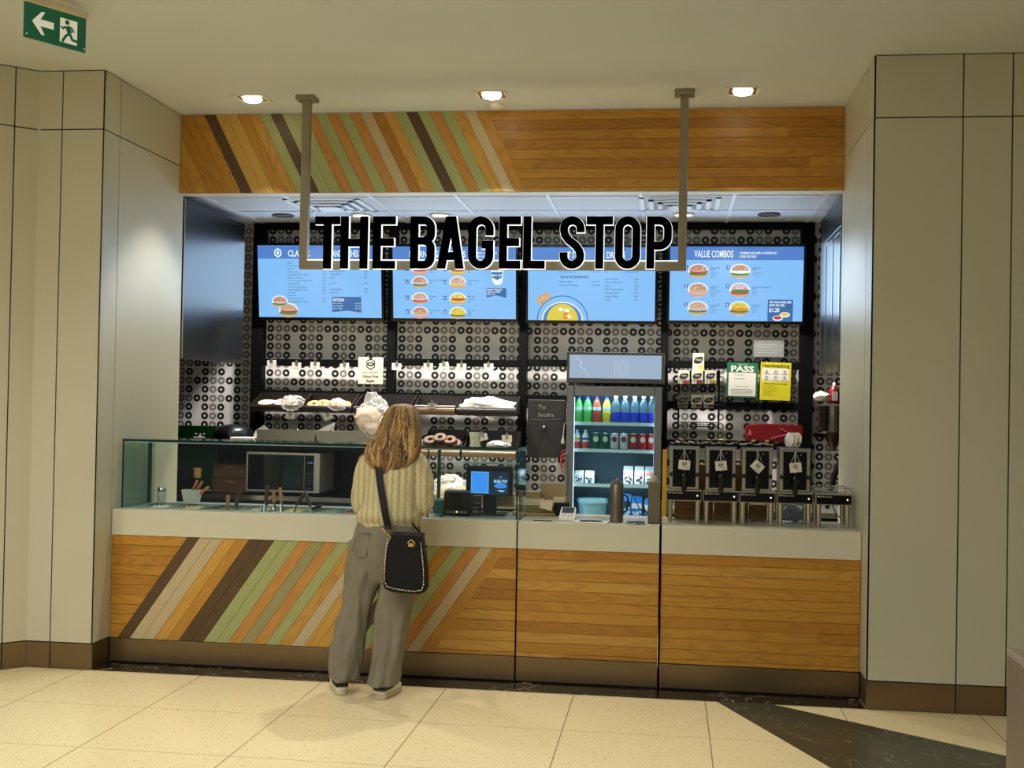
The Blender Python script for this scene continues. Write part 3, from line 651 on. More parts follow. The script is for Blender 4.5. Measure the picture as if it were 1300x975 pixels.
# ---- gloss panels hung on both sides under the kitchen ceiling
gp = thing('side_panel', 'tall glossy black panel hung at the left side under the kitchen ceiling, mirroring blue screens', 'panel', (0, 1.6, 1.92))
part('panel', MB().box(-.05, -.001, -.58, .62, .0, 1.125), mat('mirror_black', (10, 12, 15), .3, spec=.45), gp, .003)
part('edge_strip', MB().box(-.004, .0005, -.59, -.575, .0, 1.13), mpost, gp)
gp = thing('side_panel', 'glossy dark framed glass panel hung at the right side, reflecting blue streaks', 'panel', (XR, 1.6, 1.90))
part('panel', MB().box(.001, .05, -.58, .50, .0, 1.15), MATS['mirror_black'], gp, .003)
mb = MB()
for z0, z1 in ((.92, .93), (.955, .963)): mb.box(-.003, .001, -.57, .49, z0, z1)
for y in (-.55, -.2, .15, .47): mb.box(-.004, .001, y, y+.012, .0, .92)
part('glass_frame', mb, mchrome, gp, label='thin polished frame lines')
# ---- tags
mcard = mat('card_white', (208, 202, 186), .6); mink = mat('ink_black', (22, 20, 18), .6); mclipm = mat('clip_steel', (190, 186, 175), .25, .9)
def emblem(mb, cx, cz, r, y, mi, mi2):
    hexa(mb, cx, cz, r, y, mi); hexa(mb, cx, cz, r*.78, y-.0003, mi2); mb.flat(ell(cx, cz, r*.62, r*.36, 14), y-.0006, mi); mb.flat(ell(cx, cz+r*.02, r*.36, r*.12, 10), y-.0009, mi2)
def tag(px, py, word, label, w=.078, h=.056, Y=None, rot=0, grp='price tags clipped along the bagel shelves', clipz=.022):
    Y = YU-.004 if Y is None else Y
    p = at(px, py, Y); r_ = thing('price_tag', label, 'tag', p, grp); r_.rotation_euler = (0, rot, 0)
    mb = MB().box(-w/2, w/2, -.0015, .0005, -h/2, h/2, 0); emblem(mb, 0, h*.12, h*.29, -.002, 1, 0); txt(mb, word, 0, -.002, -h*.42, h*.15, 1, al='C')
    part('card', mb, [mcard, mink], r_)
    mb = MB().box(-.012, .012, -.006, .002, h/2-.006, h/2+.008, 0).tube([(0, -.004, h/2+.006), (-.006, -.006, h/2+clipz*.8), (0, -.006, h/2+clipz), (.006, -.006, h/2+clipz*.8), (0, -.004, h/2+.006)], .0018, 6, 0)
    part('clip', mb, mclipm, r_); return r_
tl = [(345, 461.5, 'Blueberry', .08, 'small white tag on the upper rail, first from the left'), (376.5, 464.5, 'Multigrain', -.02, 'small white tag on the upper rail, second from the left'), (400, 464, 'Sesame', .0, 'small white tag on the upper rail, third from the left'), (437.5, 465.5, 'Poppy', .14, 'small white tag on the upper rail just left of the square poster'),
      (503.5, 465.5, 'Plain', -.05, 'small white tag on the upper rail just right of the square poster'), (543.7, 465.5, 'Cinnamon', .0, 'small white tag on the upper rail, left neighbour of the tilted tag'), (564, 464.5, 'Onion', .25, 'small white tag tilted upward to the right on the upper rail'), (586, 466, 'Everything', .03, 'small white tag on the upper rail, right neighbour of the tilted tag'), (620.3, 466, 'Whole Wheat', .03, 'small white tag on the upper rail, last one at right')]
for px, py, wd_, ro, lb in tl: tag(px, py, wd_, lb, rot=-ro)
tag(368.5, 527.5, 'Flax', 'white tag hung below the bag of bagels at the left end of the shelf', Y=2.26, clipz=.035)
tag(416.5, 528.5, 'Raisin', 'slanted white tag hung from the tray of orange bagels', rot=-.35, Y=2.26, clipz=.035)
tag(548.5, 515.5, 'Bagel', 'tan tag on the rounded metal tray front right of the person', w=.072, h=.042, Y=2.235)
tag(613.5, 555, 'Salt', 'tilted white tag beside the cream paper cup', rot=-.3, Y=2.06, h=.05, w=.066)
tag(643.5, 557, 'Pretzel', 'white tag standing right of the cream paper cup on the lower bins', rot=0, Y=2.06)
# poster
p = at(470.5, 470.5, YU-.008); r_ = thing('poster', 'square cream poster about gluten free bagels clipped to the black rail', 'poster', p)
mpap = mat('cream_paper', (196, 188, 166), .6)
mb = MB().box(-.105, .105, -.001, .001, -.11, .11, 0); emblem(mb, 0, .052, .048, -.0015, 1, 0); txt(mb, 'NOW AVAILABLE', 0, -.0015, -.02, .012, 1, al='C'); txt(mb, 'Gluten Free', 0, -.0015, -.056, .020, 1, al='C', bold=.02); txt(mb, 'Bagels', 0, -.0015, -.092, .020, 1, al='C', bold=.02)
part('sheet', mb, [mpap, mink], r_); part('clip', MB().box(-.012, .012, -.006, .003, .104, .118), mblack, r_)
# ---- bagel trays
mtray = mat('tray_dark_metal', (34, 28, 23), .4, .3); mtrayb = mat('tray_brown_metal', (122, 98, 70), .35, .4)
mplas = mat('clear_plastic', (215, 212, 205), .14, alpha=.46, bump=.3, bscale=40, coat=1); mbag = mat('bagel_crust', (196, 138, 74), .6, var=.2, vscale=20); mbagp = mat('bagel_pale', (222, 190, 145), .6, var=.15, vscale=20)
mpaper = mat('white_paper', (212, 206, 196), .7, bump=.2, bscale=12)
zl0 = RZ(525, 2.24, 480); zl1 = RZ(516, 2.24, 480); zbk = RZ(500, 2.5, 480)
bins = [(318, 384, mtray, 'dark sloped bagel tray at the left end of the shelf'), (384, 447, mtray, 'dark sloped bagel tray holding orange bagels, second from the left'), (449, 522, mtray, 'dark sloped bagel tray behind the bagged loaf and the person'), (524, 578.5, mtrayb, 'brownish sloped metal tray just right of the person'), (579.5, 656, mtray, 'dark sloped bagel tray at the right end of the shelf with crumpled white paper')]
BINX = []
for i, (a, b_, mm, lb) in enumerate(bins):
    x0 = at(a, 518, 2.26).x+.004; x1 = at(b_, 518, 2.26).x-.004; cx = (x0+x1)/2; hw = (x1-x0)/2; BINX.append((cx, hw))
    r_ = thing('bagel_tray', lb, 'tray', (cx, 2.24, zl0), 'sloped bagel trays on the wall rack')
    hf = zl1-zl0; hb = zbk-zl0
    mb = MB().box(-hw, hw, .0, .012, 0, hf, 0)
    k = len(mb.v); mb.rings([[Vector((x, .006+.014*math.cos(t_), hf/2+hf/2*math.sin(t_))) for x in (-hw,)]+[Vector((hw, .006+.014*math.cos(t_), hf/2+hf/2*math.sin(t_)))] for t_ in [math.radians(90+180*q/8) for q in range(9)]], 0, True, closed=False)
    part('front_lip', mb, mm, r_)
    part('base', MB().add([(-hw, .012, .004), (hw, .012, .004), (hw, .27, .03), (-hw, .27, .03), (-hw, .012, -.002), (hw, .012, -.002), (hw, .27, .024), (-hw, .27, .024)], [(0,1,2,3),(7,6,5,4),(0,4,5,1),(3,2,6,7),(0,3,7,4),(1,5,6,2)]), mtray, r_)
    part('back', MB().box(-hw, hw, .262, .27, .03, hb), mtray, r_)
    for s_ in (-1, 1):
        x = s_*hw; x2 = x-s_*.005
        part('side', MB().prism([(0, 0)], 0, 1) if 0 else MB().add([(x, .01, 0), (x, .27, .02), (x, .27, hb), (x, .01, hf), (x2, .01, 0), (x2, .27, .02), (x2, .27, hb), (x2, .01, hf)], [(0,1,2,3),(7,6,5,4),(0,4,5,1),(1,5,6,2),(2,6,7,3),(3,7,4,0)]), mtray, r_)
def torus(mb, c, R, r, mi=0, n=16, m=8, tilt=None):
    k = len(mb.v)
    rs = [[Vector(((R+r*math.cos(2*PI*j/m))*math.cos(2*PI*i/n), (R+r*math.cos(2*PI*j/m))*math.sin(2*PI*i/n), r*.8*math.sin(2*PI*j/m))) for j in range(m)] for i in range(n+1)]
    mb.rings(rs, mi, cap=False); mb.tf(Matrix.Translation(c) @ (tilt or Matrix()), k); return mb
from mathutils import noise
def crumple(name, c, r, label, cat, mm, group=None, amp=.35, fr_=9, n=22, m=14, seed=0, power=1):
    film = mm.name in ('clear_plastic', 'bluish_film')
    if film: n, m = 34, 22
    mb = MB(); mb.ball((0, 0, 0), r, n, m)
    if film: mb.sm = [False]*len(mb.sm); rr = random.Random(seed)
    if film: amp *= 1.2
    for i, v in enumerate(mb.v):
        d = noise.noise(Vector((v.x*fr_/.1*.1, v.y*fr_, v.z*fr_))*1.0+Vector((seed*7.3, seed, 0)))
        d2 = abs(noise.noise(v*fr_*3+Vector((seed, 0, 9))))
        if film: d2 += .28*(rr.random()-.5)
        mb.v[i] = v*(1+amp*d+amp*.8*d2)
    return solo(name, mb, mm, label, cat, c, group)
# bagels inside trays
bg0 = None
def bagel(loc, label, group, mm=mbag, rx=0, R=.036):
    mb = torus(MB(), (0, 0, 0), R, .021, tilt=Matrix.Rotation(rx, 4, 'X'))
    return solo('bagel', mb, mm, label, 'bagel', loc, group)
def baglist(bi, n, mm, lab, grp, dz=.0):
    cx, hw = BINX[bi]
    for k in range(n):
        x = cx-hw*.8+hw*1.6*(k+.5)/n
        bagel((x, 2.31+.05*(k % 2), zl1+.004+dz+.008*(k % 2)), lab, grp, mm, .5)
baglist(1, 5, mbag, 'orange-brown bagel lying in the second tray from the left', 'bagels in the second tray')
baglist(0, 3, mbagp, 'pale bagel lying in the leftmost tray', 'bagels in the leftmost tray')
crumple('plastic_bag', at(372, 510.5, 2.22), (.085, .05, .062), 'clear bag of bagels bulging over the lip of the leftmost tray', 'bag', mplas, seed=1)
crumple('plastic_bag', at(427, 515, 2.22), (.065, .05, .045), 'clear knotted bag hanging over the second tray beside the slanted tag', 'bag', mplas, seed=3)
crumple('plastic_bag', at(343, 512, 2.36), (.10, .05, .03), 'flat white bag lying in the leftmost tray, left of the bulging clear bag', 'bag', mpaper, seed=4, amp=.2)
crumple('bagged_loaf', at(474, 530, 1.95), (.125, .09, .14), 'large clear plastic bag of bagels standing on the steel bins left of the hair', 'bag', mplas, seed=5, n=30, m=20)
cx, hw = BINX[2]; crumple('bagged_loaf', (at(466, 530, 1.95).x, 1.97, at(466, 530, 1.95).z-.02), (.09, .065, .095), 'pale bagels inside the large clear plastic bag left of the hair', 'bread', mbagp, seed=6)
cx, hw = BINX[3]; solo('paper_liner', MB().box(-hw+.012, hw-.012, .02, .2, zl1-zl0+.004, zl1-zl0+.016), mpaper, 'flat white paper liner lying in the brownish metal tray', 'paper', (cx, 2.24, zl0), bev=.003)
cx, hw = BINX[4]; crumple('crumpled_paper', (cx, 2.33, zl1+.008), (hw*.80, .055, .072), 'heap of crumpled white paper in the tray at the right end', 'paper', mpaper, amp=.45, seed=8, fr_=14)
solo('paper_liner', MB().box(-hw+.012, hw-.012, .014, .2, zl1-zl0+.002, zl1-zl0+.008), mpaper, 'thin white liner under the crumpled paper in the last tray', 'paper', (cx, 2.24, zl0))
# ---- chalk board
p0, p1 = at(670, 507, 2.44), at(717, 581.5, 2.44)
r_ = thing('chalk_board', 'dark board with faint handwriting and a steel knob, left of the fridge', 'board', ((p0.x+p1.x)/2, 2.45, p1.z)); hw = (p1.x-p0.x)/2; hh = p0.z-p1.z
mcb = mat('chalkboard', (34, 29, 24), .5, var=.1, vscale=6); mchk = mat('chalk', (150, 142, 128), .8)
part('panel', MB().box(-hw, hw, 0, .07, 0, hh), mcb, r_, .006)
mb = MB(); 
def scr(pts, t=.0035): strip(mb, [(a, b_) for a, b_ in pts], t, -.0012, .001, 0)
txt(mb, 'To', -hw*.45, -.001, hh-.075, .035, 0, 1.1); txt(mb, 'Soufra', -hw*.45, -.001, hh-.135, .030, 0, 1.2)
scr([(-hw*.85, hh-.155), (-.03, hh-.165), (.03, hh-.158), (hw*.7, hh-.150)], .0015)
part('handwriting', mb, mchk, r_)
part('knob', MB().lathe([(.012, 0), (.014, .01), (.006, .016)], n=14).tf(Matrix.Translation((-.02, 0, hh*.52)) @ Matrix.Rotation(PI/2, 4, 'X')), mchrome, r_)
# red cable coil by the board
mredc = mat('red_cable', (190, 40, 34), .4)
p = at(718, 582, 2.2); mb = MB(); 
for k in range(3): mb.tube([(.035*math.cos(a)-.0, -.01*k, .055*math.sin(a)-.03*k+.01) for a in [2*PI*i/14*.8+1.2 for i in range(15)]], .0042, 6)
solo('red_cable', mb, mredc, 'loops of thin red cable hanging beside the fridge', 'cable', p)
p = at(715, 556, 2.25); solo('white_plug', MB().lathe([(.002, .03), (.006, .0), (.017, -.035), (.012, -.045)], n=10).cyl((0, 0, .02), (0.008, 0, .11), .0035).cyl((.008, 0, .11), (.02, YB-2.252, .115), .0035), mcard, 'small white cone-shaped plug on a cord above the red cable', 'plug', p)
# ---- certificates on right
def sheet(name, px0, py0, px1, py1, Y, mm, label, cat, fn, mats, tilt=0):
    a, b_ = at(px0, py0, Y), at(px1, py1, Y); w, h = (b_.x-a.x)/2, (a.z-b_.z)/2
    r_ = MB().box(-w, w, -.001, .001, -h, h, 0); fn(r_, w, h)
    o = solo(name, r_, [mm]+mats, label, cat, ((a.x+b_.x)/2, Y, (a.z+b_.z)/2)); o.rotation_euler = (0, tilt, 0); return o
mpg = mat('pass_green', (14, 92, 56), .5); mgrey = mat('print_grey', (140, 136, 126), .7); mylw = mat('poster_yellow', (196, 182, 14), .5)
def f(mb, w, h):
    mb.flat([(-w+.014, -h+.012), (w-.014, -h+.012), (w-.014, h*.42), (-w+.014, h*.42)], -.0015, 1)
    txt(mb, 'PASS', 0, -.0015, h*.48, .046, 1, al='C', bold=.035, w=w*1.5); txt(mb, 'Inspection', 0, -.0015, h*.86, .012, 1, al='C')
    for k, s_ in enumerate(('The Bagel Stop', 'Food Premises', '', 'February 14, 2024')): txt(mb, s_, 0 if k > 1 else -w*.2, -.002, h*.26-.03*k, .010, 2, al='C')
    for k in range(4): mb.flat([(-w*.72, -h*.55-.012*k), (w*.70, -h*.55-.012*k), (w*.70, -h*.55-.012*k+.004), (-w*.72, -h*.55-.012*k+.004)], -.002, 3)
sheet('pass_certificate', 923, 460, 961.5, 505, YU-.006, mpg, 'green and white inspection certificate reading PASS on the right part of the rack', 'certificate', f, [mcard, mink, mgrey], .02)
def f(mb, w, h):
    mb.flat([(-w+.014, h*.02), (w-.014, h*.02), (w-.014, h*.68), (-w+.014, h*.68)], -.0015, 1); txt(mb, 'Handwashing', 0, -.0015, h*.74, .030, 2, al='C', bold=.02, w=w*1.8)
    for i in range(3):
        for j in range(2):
            mb.flat(ell((-.6+.6*i)*w, h*(.52-.3*j), .012, .010, 10), -.002, 3); mb.flat([((-.6+.6*i)*w-.02, h*(.38-.3*j)), ((-.6+.6*i)*w+.02, h*(.38-.3*j)), ((-.6+.6*i)*w+.02, h*(.38-.3*j)+.004), ((-.6+.6*i)*w-.02, h*(.38-.3*j)+.004)], -.002, 2)
    txt(mb, 'Always Wash Your Hands', 0, -.0015, -h*.16, .012, 2, al='C', bold=.02)
    for k in range(6): txt(mb, ('before handling food', 'after using the washroom', 'after touching your face', 'after handling raw food', 'after cleaning', 'after handling garbage')[k], -w*.8, -.0015, -h*.28-.014*k, .008, 2)
sheet('handwashing_poster', 965.5, 460, 1003.5, 508.5, YU-.006, mylw, 'bright yellow poster headed Handwashing on the right part of the rack', 'poster', f, [mcard, mink, mgrey], .02)
mfaint = mat('faded_paper', (112, 110, 106), .6)
def f(mb, w, h):
    for k in range(5): mb.flat([(-w*.75, h*.7-.022*k), (w*(.8-.25*(k % 3)), h*.7-.022*k), (w*(.8-.25*(k % 3)), h*.7-.022*k+.005), (-w*.75, h*.7-.022*k+.005)], -.0015, 1)
sheet('notice_sheet', 957, 430.5, 995, 453.5, YU+.02, mfaint, 'faded grey notice sheet high on the ring wallpaper above the yellow poster', 'notice', f, [mgrey])
# ---- tea box rack
p = at(886.5, 545, 2.45); a = at(861, 470, 2.45); b_ = at(911, 545, 2.45)
r_ = thing('wire_rack', 'black wire display rack of drink packets left of the pass certificate', 'rack', (p.x, 2.45, b_.z)); hw = (b_.x-a.x)/2; hh = a.z-b_.z
ms = MB()
for s_ in (-1, 1): ms.box(s_*hw-.006, s_*hw+.006, -.01, .06, 0, hh)
ms.box(-hw, hw, .05, .062, hh-.10, hh)
part('side_frame', ms, mblack, r_)
zr = [RZ(y, 2.40, 886)-b_.z for y in (487.5, 518.5, 541)]
for z in zr:
    ms = MB().box(-hw, hw, -.075, .05, z-.006, z)
    for k in range(14): x = -hw+2*hw*k/13; ms.cyl((x, -.075, z), (x, -.075, z+.03), .0022, n=6)
    ms.cyl((-hw, -.075, z+.03), (hw, -.075, z+.03), .003, n=6); ms.cyl((-hw, -.075, z+.015), (hw, -.075, z+.015), .002, n=6)
    part('shelf', ms, mblack, r_)
mpk1 = mat('packet_cream', (226, 218, 190), .5); mpr = mat('packet_red', (186, 44, 32), .5); mpy = mat('packet_gold', (216, 170, 40), .5); mpo = mat('packet_olive', (150, 140, 60), .5); mpgr = mat('packet_grey', (130, 124, 108), .5)
def packet(px, pyb, w, h, band, label, Y=2.40, base=None):
    q = at(px, pyb, Y); mb = MB().box(-w/2, w/2, 0, .035, 0, h, 0)
    leaf = [(-w*.42, h*.55), (-w*.36, h*.42), (-w*.1, h*.38), (w*.2, h*.42), (w*.38, h*.58), (w*.40, h*.78), (w*.1, h*.78), (-w*.25, h*.74)]
    mb.flat([(a_-w*.0, b__) for a_, b__ in leaf], -.001, 1); txt(mb, 'TEAS', 0, -.0016, h*.54, h*.12, 3, al='C', bold=.02)
    mb.flat([(-w*.05, h*.05), (w*.46, h*.05), (w*.46, h*.24), (-w*.05, h*.24)], -.001, 2)
    solo('tea_packet', mb, [base or mpk1, mink, band, mcard], label, 'packet', (q.x, Y, q.z), 'drink packets in the black wire rack')
packet(886.5, 470, .088, .135, mpy, 'tall white and yellow packet standing alone on top of the wire rack', 2.43)
mbx_ = at(886.5, 470, 2.43)
for i, (x, bm, lb) in enumerate(((868, mpr, 'packet with red corner in the upper rack row, left'), (885, mpr, 'packet with red corner in the upper rack row, middle'), (902, mpy, 'packet with gold corner in the upper rack row, right'))): packet(x, 487.2, .088, .105, bm, lb)
for i, (x, bm, lb, ba) in enumerate(((867, mpo, 'grey-olive packet in the lower rack row, left', mpgr), (884, mpr, 'packet with red corner in the lower rack row, middle', None), (899.5, mpr, 'packet with red corner in the lower rack row, right', None))): packet(x, 518, .082, .105, bm, lb, base=ba)
# ---- red tray, right shelf items
p = at(982, 562, 2.36)
mredp = mat('red_plastic', (128, 10, 18), .3)
mb = MB(); w, h = .215, .140
pr = [(-w, .012), (-w+.012, 0), (w-.012, 0), (w, .012), (w, h-.012), (w-.012, h), (-w*.3, h+.004), (-w+.014, h-.012), (-w, h-.03)]
mb.prism(pr, 0, .05, 0)
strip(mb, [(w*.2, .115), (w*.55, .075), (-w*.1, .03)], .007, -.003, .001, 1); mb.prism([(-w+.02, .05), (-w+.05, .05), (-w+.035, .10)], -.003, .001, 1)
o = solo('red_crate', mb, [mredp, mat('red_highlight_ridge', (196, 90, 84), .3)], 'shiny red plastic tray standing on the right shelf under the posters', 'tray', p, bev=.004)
o.rotation_euler = (0, .02, 0)
solo('blue_box', MB().box(-.07, .07, 0, .08, 0, .05), mat('dull_blue', (44, 84, 120), .5), 'dull blue box lying behind the drink dispensers on the shelf', 'box', at(902, 567, 2.44), bev=.003)
solo('sponge', MB().box(-.02, .022, 0, .04, 0, .06), mat('lime', (160, 172, 30), .6), 'small lime green sponge beside the dull blue box', 'sponge', at(916, 567, 2.44), bev=.006)
# right side-wall clutter
p = at(1059, 512, 2.35); r_ = thing('red_bottle', 'red squeeze bottle at the right end near the white reveal', 'bottle', p)
part('body', MB().lathe([(.038, 0), (.040, .01), (.040, .09), (.03, .115), (.014, .13)], n=16), mredp, r_); part('label', MB().box(-.02, .02, -.043, -.036, .02, .09), mcard, r_); part('cap', MB().lathe([(.014, .13), (.012, .155), (.004, .16)], n=12), mcard, r_)
crumple('towel_bundle', at(1042, 503, 2.3), (.062, .04, .034), 'crumpled bundle of white paper towels beside the red bottle', 'towel', mpaper, seed=11, amp=.3, fr_=30)
a, b_ = at(1040, 515, 2.25), at(1075, 548, 2.25)
r_ = thing('drink_machine', 'small dark and steel machine mounted at the right end beside the reveal', 'machine', (a.x, 2.25, b_.z)); h = a.z-b_.z
part('control_box', MB().box(0, .055, 0, .12, 0, h), mat('dark_maroon', (44, 26, 24), .4), r_, .003)
for k in range(10): part('button', MB().box(.012+.02*(k % 2), .018+.02*(k % 2), -.002, 0, .02+.03*(k//2), .026+.03*(k//2)), mclipm, r_)
part('cylinder', MB().cyl((.115, .06, 0), (.115, .06, h), .055, n=20), mstl, r_)
part('nozzle', MB().lathe([(.05, -.01), (.05, -.07), (.03, -.12), (.02, -.15)], n=16).tf(Matrix.Translation((.115, .06, 0))), mat('dark_glass', (60, 40, 34), .15), r_)
part('mount', MB().box(-.03, .06, .05, .08, -.05, -.02).box(.0, .04, .08, YB-2.251, -.05, -.02), mblack, r_)
a = at(1068, 600, 2.1); solo('black_pole', MB().tube([(0, 0, .10), (-.05, 0, -.02), (-.10, 0, .906-a.z)], [.022, .022, .016], 8), mblackp, 'slanted black pole leaning at the right end above the empty steel stand', 'pole', a)
# ================================================================== BACK WORKTOP, LEFT
mssd = mat('dull_steel', (150, 146, 130), .38, .7, bump=.05, bscale=15)
def glassmat(name, tint, refl, edge=None):
    m = bpy.data.materials.new(name); m.use_nodes = True; nt = m.node_tree; N = nt.nodes; L = nt.links
    N.remove(N['Principled BSDF']); out = N['Material Output']
    t = N.new('ShaderNodeBsdfTransparent'); t.inputs[0].default_value = (*tint, 1)
    g_ = N.new('ShaderNodeBsdfGlossy'); g_.inputs['Roughness'].default_value = .02; g_.inputs[0].default_value = (1, 1, 1, 1)
    lw = N.new('ShaderNodeLayerWeight'); lw.inputs[0].default_value = .5; mx = N.new('ShaderNodeMixShader')
    pw_ = N.new('ShaderNodeMath'); pw_.operation = 'POWER'; pw_.inputs[1].default_value = 4; L.new(lw.outputs['Facing'], pw_.inputs[0])
    ml = N.new('ShaderNodeMath'); ml.operation = 'MULTIPLY_ADD'; ml.inputs[1].default_value = .45; ml.inputs[2].default_value = (refl-1)*.07; L.new(pw_.outputs[0], ml.inputs[0])
    L.new(ml.outputs[0], mx.inputs[0]); L.new(t.outputs[0], mx.inputs[1]); L.new(g_.outputs[0], mx.inputs[2]); L.new(mx.outputs[0], out.inputs[0]); return m
mglass = glassmat('clear_glass', (.93, .98, .96), 1.35)
mgedge = mat('glass_edge_green', (10, 44, 38), .1, spec=.8)
mendg = glassmat('green_tinted_glass', (.84, .93, .92), 1.12)
# back counter + overshelf
YO = 1.90
zo = at(300, 564.5, YO).z; xo0, xo1 = -.9, at(522, 560, YO).x
st = thing('prep_station', 'black work station with an overshelf behind the left counter holding steel bins and a microwave', 'work station', (.3, 2.2, 0)); Tm = Matrix.Translation((-.3, -2.2, 0))
part('worktop', MB().box(xo0, xo1, 1.80, 2.50, .86, .90).tf(Tm), mblackg, st, .003)
part('base_cabinet', MB().box(xo0, xo1, 1.86, 2.48, .02, .86).tf(Tm), mblackp, st)
part('overshelf', MB().box(xo0, xo1, YO, 2.42, zo-.03, zo).tf(Tm), mblack, st, .002)
part('back_panel', MB().box(at(270, 600, 2.44).x, xo1, 2.43, 2.45, .90, zo-.03).tf(Tm), mblackg, st)
for x in (xo0+.02, at(308, 600, 2.3).x, xo1-.03): part('support', MB().box(x, x+.03, 2.36, 2.42, .90, zo-.03).tf(Tm), mblack, st)
a, b_ = at(400, 633, 1.795), at(450, 639, 1.795)
part('edge_strip', MB().box(xo0, xo1, 1.79, 1.80, .87, .905).tf(Tm), mchrome, st)
for i, (p0, p1, y0, lb) in enumerate(((326, 399.5, 545.5, 'long steel bin with paper sticking out, left one of the pair on the overshelf'), (402, 481, 547, 'long steel bin behind the hair, right one of the pair on the overshelf'))):
    a, b_ = at(p0, y0, 1.95), at(p1, y0, 1.95); w = (b_.x-a.x)/2; h = a.z-zo
    r_ = thing('steel_bin', lb, 'bin', ((a.x+b_.x)/2, 1.95, zo), 'steel bins on the overshelf')
    mb = MB().box(-w, w, 0, .006, 0, h).box(-w, w, .30, .306, 0, h).box(-w, -w+.006, .006, .30, 0, h).box(w-.006, w, .006, .30, 0, h).box(-w, w, .006, .3, 0, .006)
    part('body', mb, mssd, r_, .001)
    part('rim', MB().box(-w-.002, w+.002, -.004, .0, h-.008, h+.002), mssd, r_)
for i, (px, sgn, lb) in enumerate(((334, 1, 'small white paper corner at the left end of the left steel bin'), (379, 0, 'white folded paper peak rising from the left steel bin'), (413, 2, 'long white folded paper sticking up where the two steel bins meet'))):
    p = at(px, 548, 2.02)
    pl = ([(-.03, -.05), (.03, -.05), (-.01, .028)], [(-.085, -.05), (.085, -.05), (.05, .012), (.005, .052), (-.06, .010)], [(-.08, -.04), (-.03, -.05), (.075, .05), (.07, .075), (-.07, .005)])[sgn]
    mb = MB().prism(pl, 0, .004)
    if sgn == 2: mb.prism([(.06, -.02), (.075, -.02), (.055, .045), (.045, .03)], .004, .008)
    solo('folded_paper', mb, mpaper, lb, 'paper', p, 'papers in the steel bins')
a, b_ = at(292.5, 554, 1.93), at(325, 562, 1.93)
mb = MB()
for k in range(4): mb.box(0, b_.x-a.x-.004*k, .0, .16, .014*k, .014*k+.013)
solo('folded_towel', mb, mpaper, 'folded white towel on the overshelf left of the steel bins', 'towel', (a.x, 1.915, zo+.001), bev=.004)
p = at(296, 562, 2.15); mb = MB().lathe([(.14, 0), (.165, .04), (.155, .10), (.10, .14), (.01, .155)], n=24)
solo('black_bag', mb, mat('black_film', (14, 12, 12), .3, bump=.8, bscale=18), 'rounded black plastic bag on the overshelf beside the green cutting board', 'bag', (p.x, 2.15, zo))
# cutting board
mgrb = mat('board_green', (12, 112, 20), .4)
a, b_ = at(229, 540, 2.2), at(276, 601, 2.2); w, h = b_.x-a.x+.02, a.z-.905
r_ = thing('cutting_board', 'bright green plastic cutting board standing upright at the far left of the kitchen', 'cutting board', (a.x-.02, 2.2, .905))
mb = MB().box(0, w, 0, .014, 0, h-.11).box(0, w*.38, 0, .014, h-.11, h-.06).box(w*.68, w, 0, .014, h-.11, h-.06).box(0, w, 0, .014, h-.06, h)
part('board', mb, mgrb, r_); part('handle_slot_rim', MB().box(w*.38, w*.68, .002, .012, h-.11, h-.098), mat('dark_green', (6, 60, 12), .4), r_)
mbrn = mat('brown_card', (92, 62, 36), .7, var=.08)
a, b_ = at(270, 588, 2.0), at(313, 630, 2.0); h = (a.z-.902)
for k in range(2):
    r_ = thing('brown_box', ('lower brown box beside the microwave', 'upper brown box of the two stacked beside the microwave')[k], 'box', ((a.x+b_.x)/2-.004, 2.0, .902+k*h/2), 'stacked brown boxes beside the microwave'); w = (b_.x-a.x)/2-.004
    part('carton', MB().box(-w, w, 0, .28, 0, h/2-.003), mbrn, r_, .003)
    part('handle_slot', MB().box(-.035, .035, -.002, 0, h*.36, h*.40), mat('slot_tan', (150, 120, 84), .7), r_)
# dark brewer + bits on the left
a, b_ = at(226, 588, 1.85), at(250, 625, 1.85)
r_ = thing('small_grinder', 'dark kitchen appliance half hidden at the far left below the green board', 'appliance', (a.x-.04, 1.86, .902)); 
part('body', MB().box(0, .12, 0, .15, 0, .12), mblackp, r_, .006); part('top', MB().box(-.01, .15, -.01, .16, .12, .185), mblackp, r_, .006); part('badge', MB().box(.10, .105, -.014, -.010, .14, .165), mclipm, r_)
part('cup', MB().lathe([(.03, 0), (.034, .07), (.036, .075)], (.185, .02, .12), 14), mat('tan_card', (176, 136, 76), .6), r_)
# microwave
a, b_ = at(313, 573.5, 1.90), at(405, 622, 1.90); w, h = b_.x-a.x, a.z-b_.z
mw = thing('microwave', 'silver microwave with black glass door standing under the overshelf', 'microwave', (a.x, 1.90, .925)); h = a.z-.925
mbod = mat('microwave_silver', (168, 163, 150), .35, .4)
part('body', MB().box(0, w, .02, .40, 0, h), mbod, mw, .006)
part('front_frame', MB().box(0, w, .0, .02, 0, .018).box(0, w, 0, .02, h-.018, h).box(0, .014, 0, .02, .018, h-.018).box(w-.045, w, 0, .02, .018, h-.018), mbod, mw, .002)
dr = part('door', MB().box(.014, w*.80, -.002, .018, .018, h-.018), mblackg, mw, .002)
part('window', MB().box(w*.50, w*.785, -.004, -.002, .03, h-.03), mat('microwave_window', (14, 34, 30), .1), dr)
part('handle', MB().box(w*.795, w*.805, -.012, -.001, .02, h-.02), mstl, dr)
cp_ = part('control_panel', MB().box(w*.812, w-.045, -.002, .018, .018, h-.018), mblackg, mw)
mb = MB(); txt(mb, '12:41', w*.875, -.004, h*.74, .014, 0, al='C'); part('clock_digits', mb, em('clock_blue', (120, 170, 255), 1.2), cp_)
mb = MB().box(w*.83, w*.90, -.004, -.002, .03, .034)
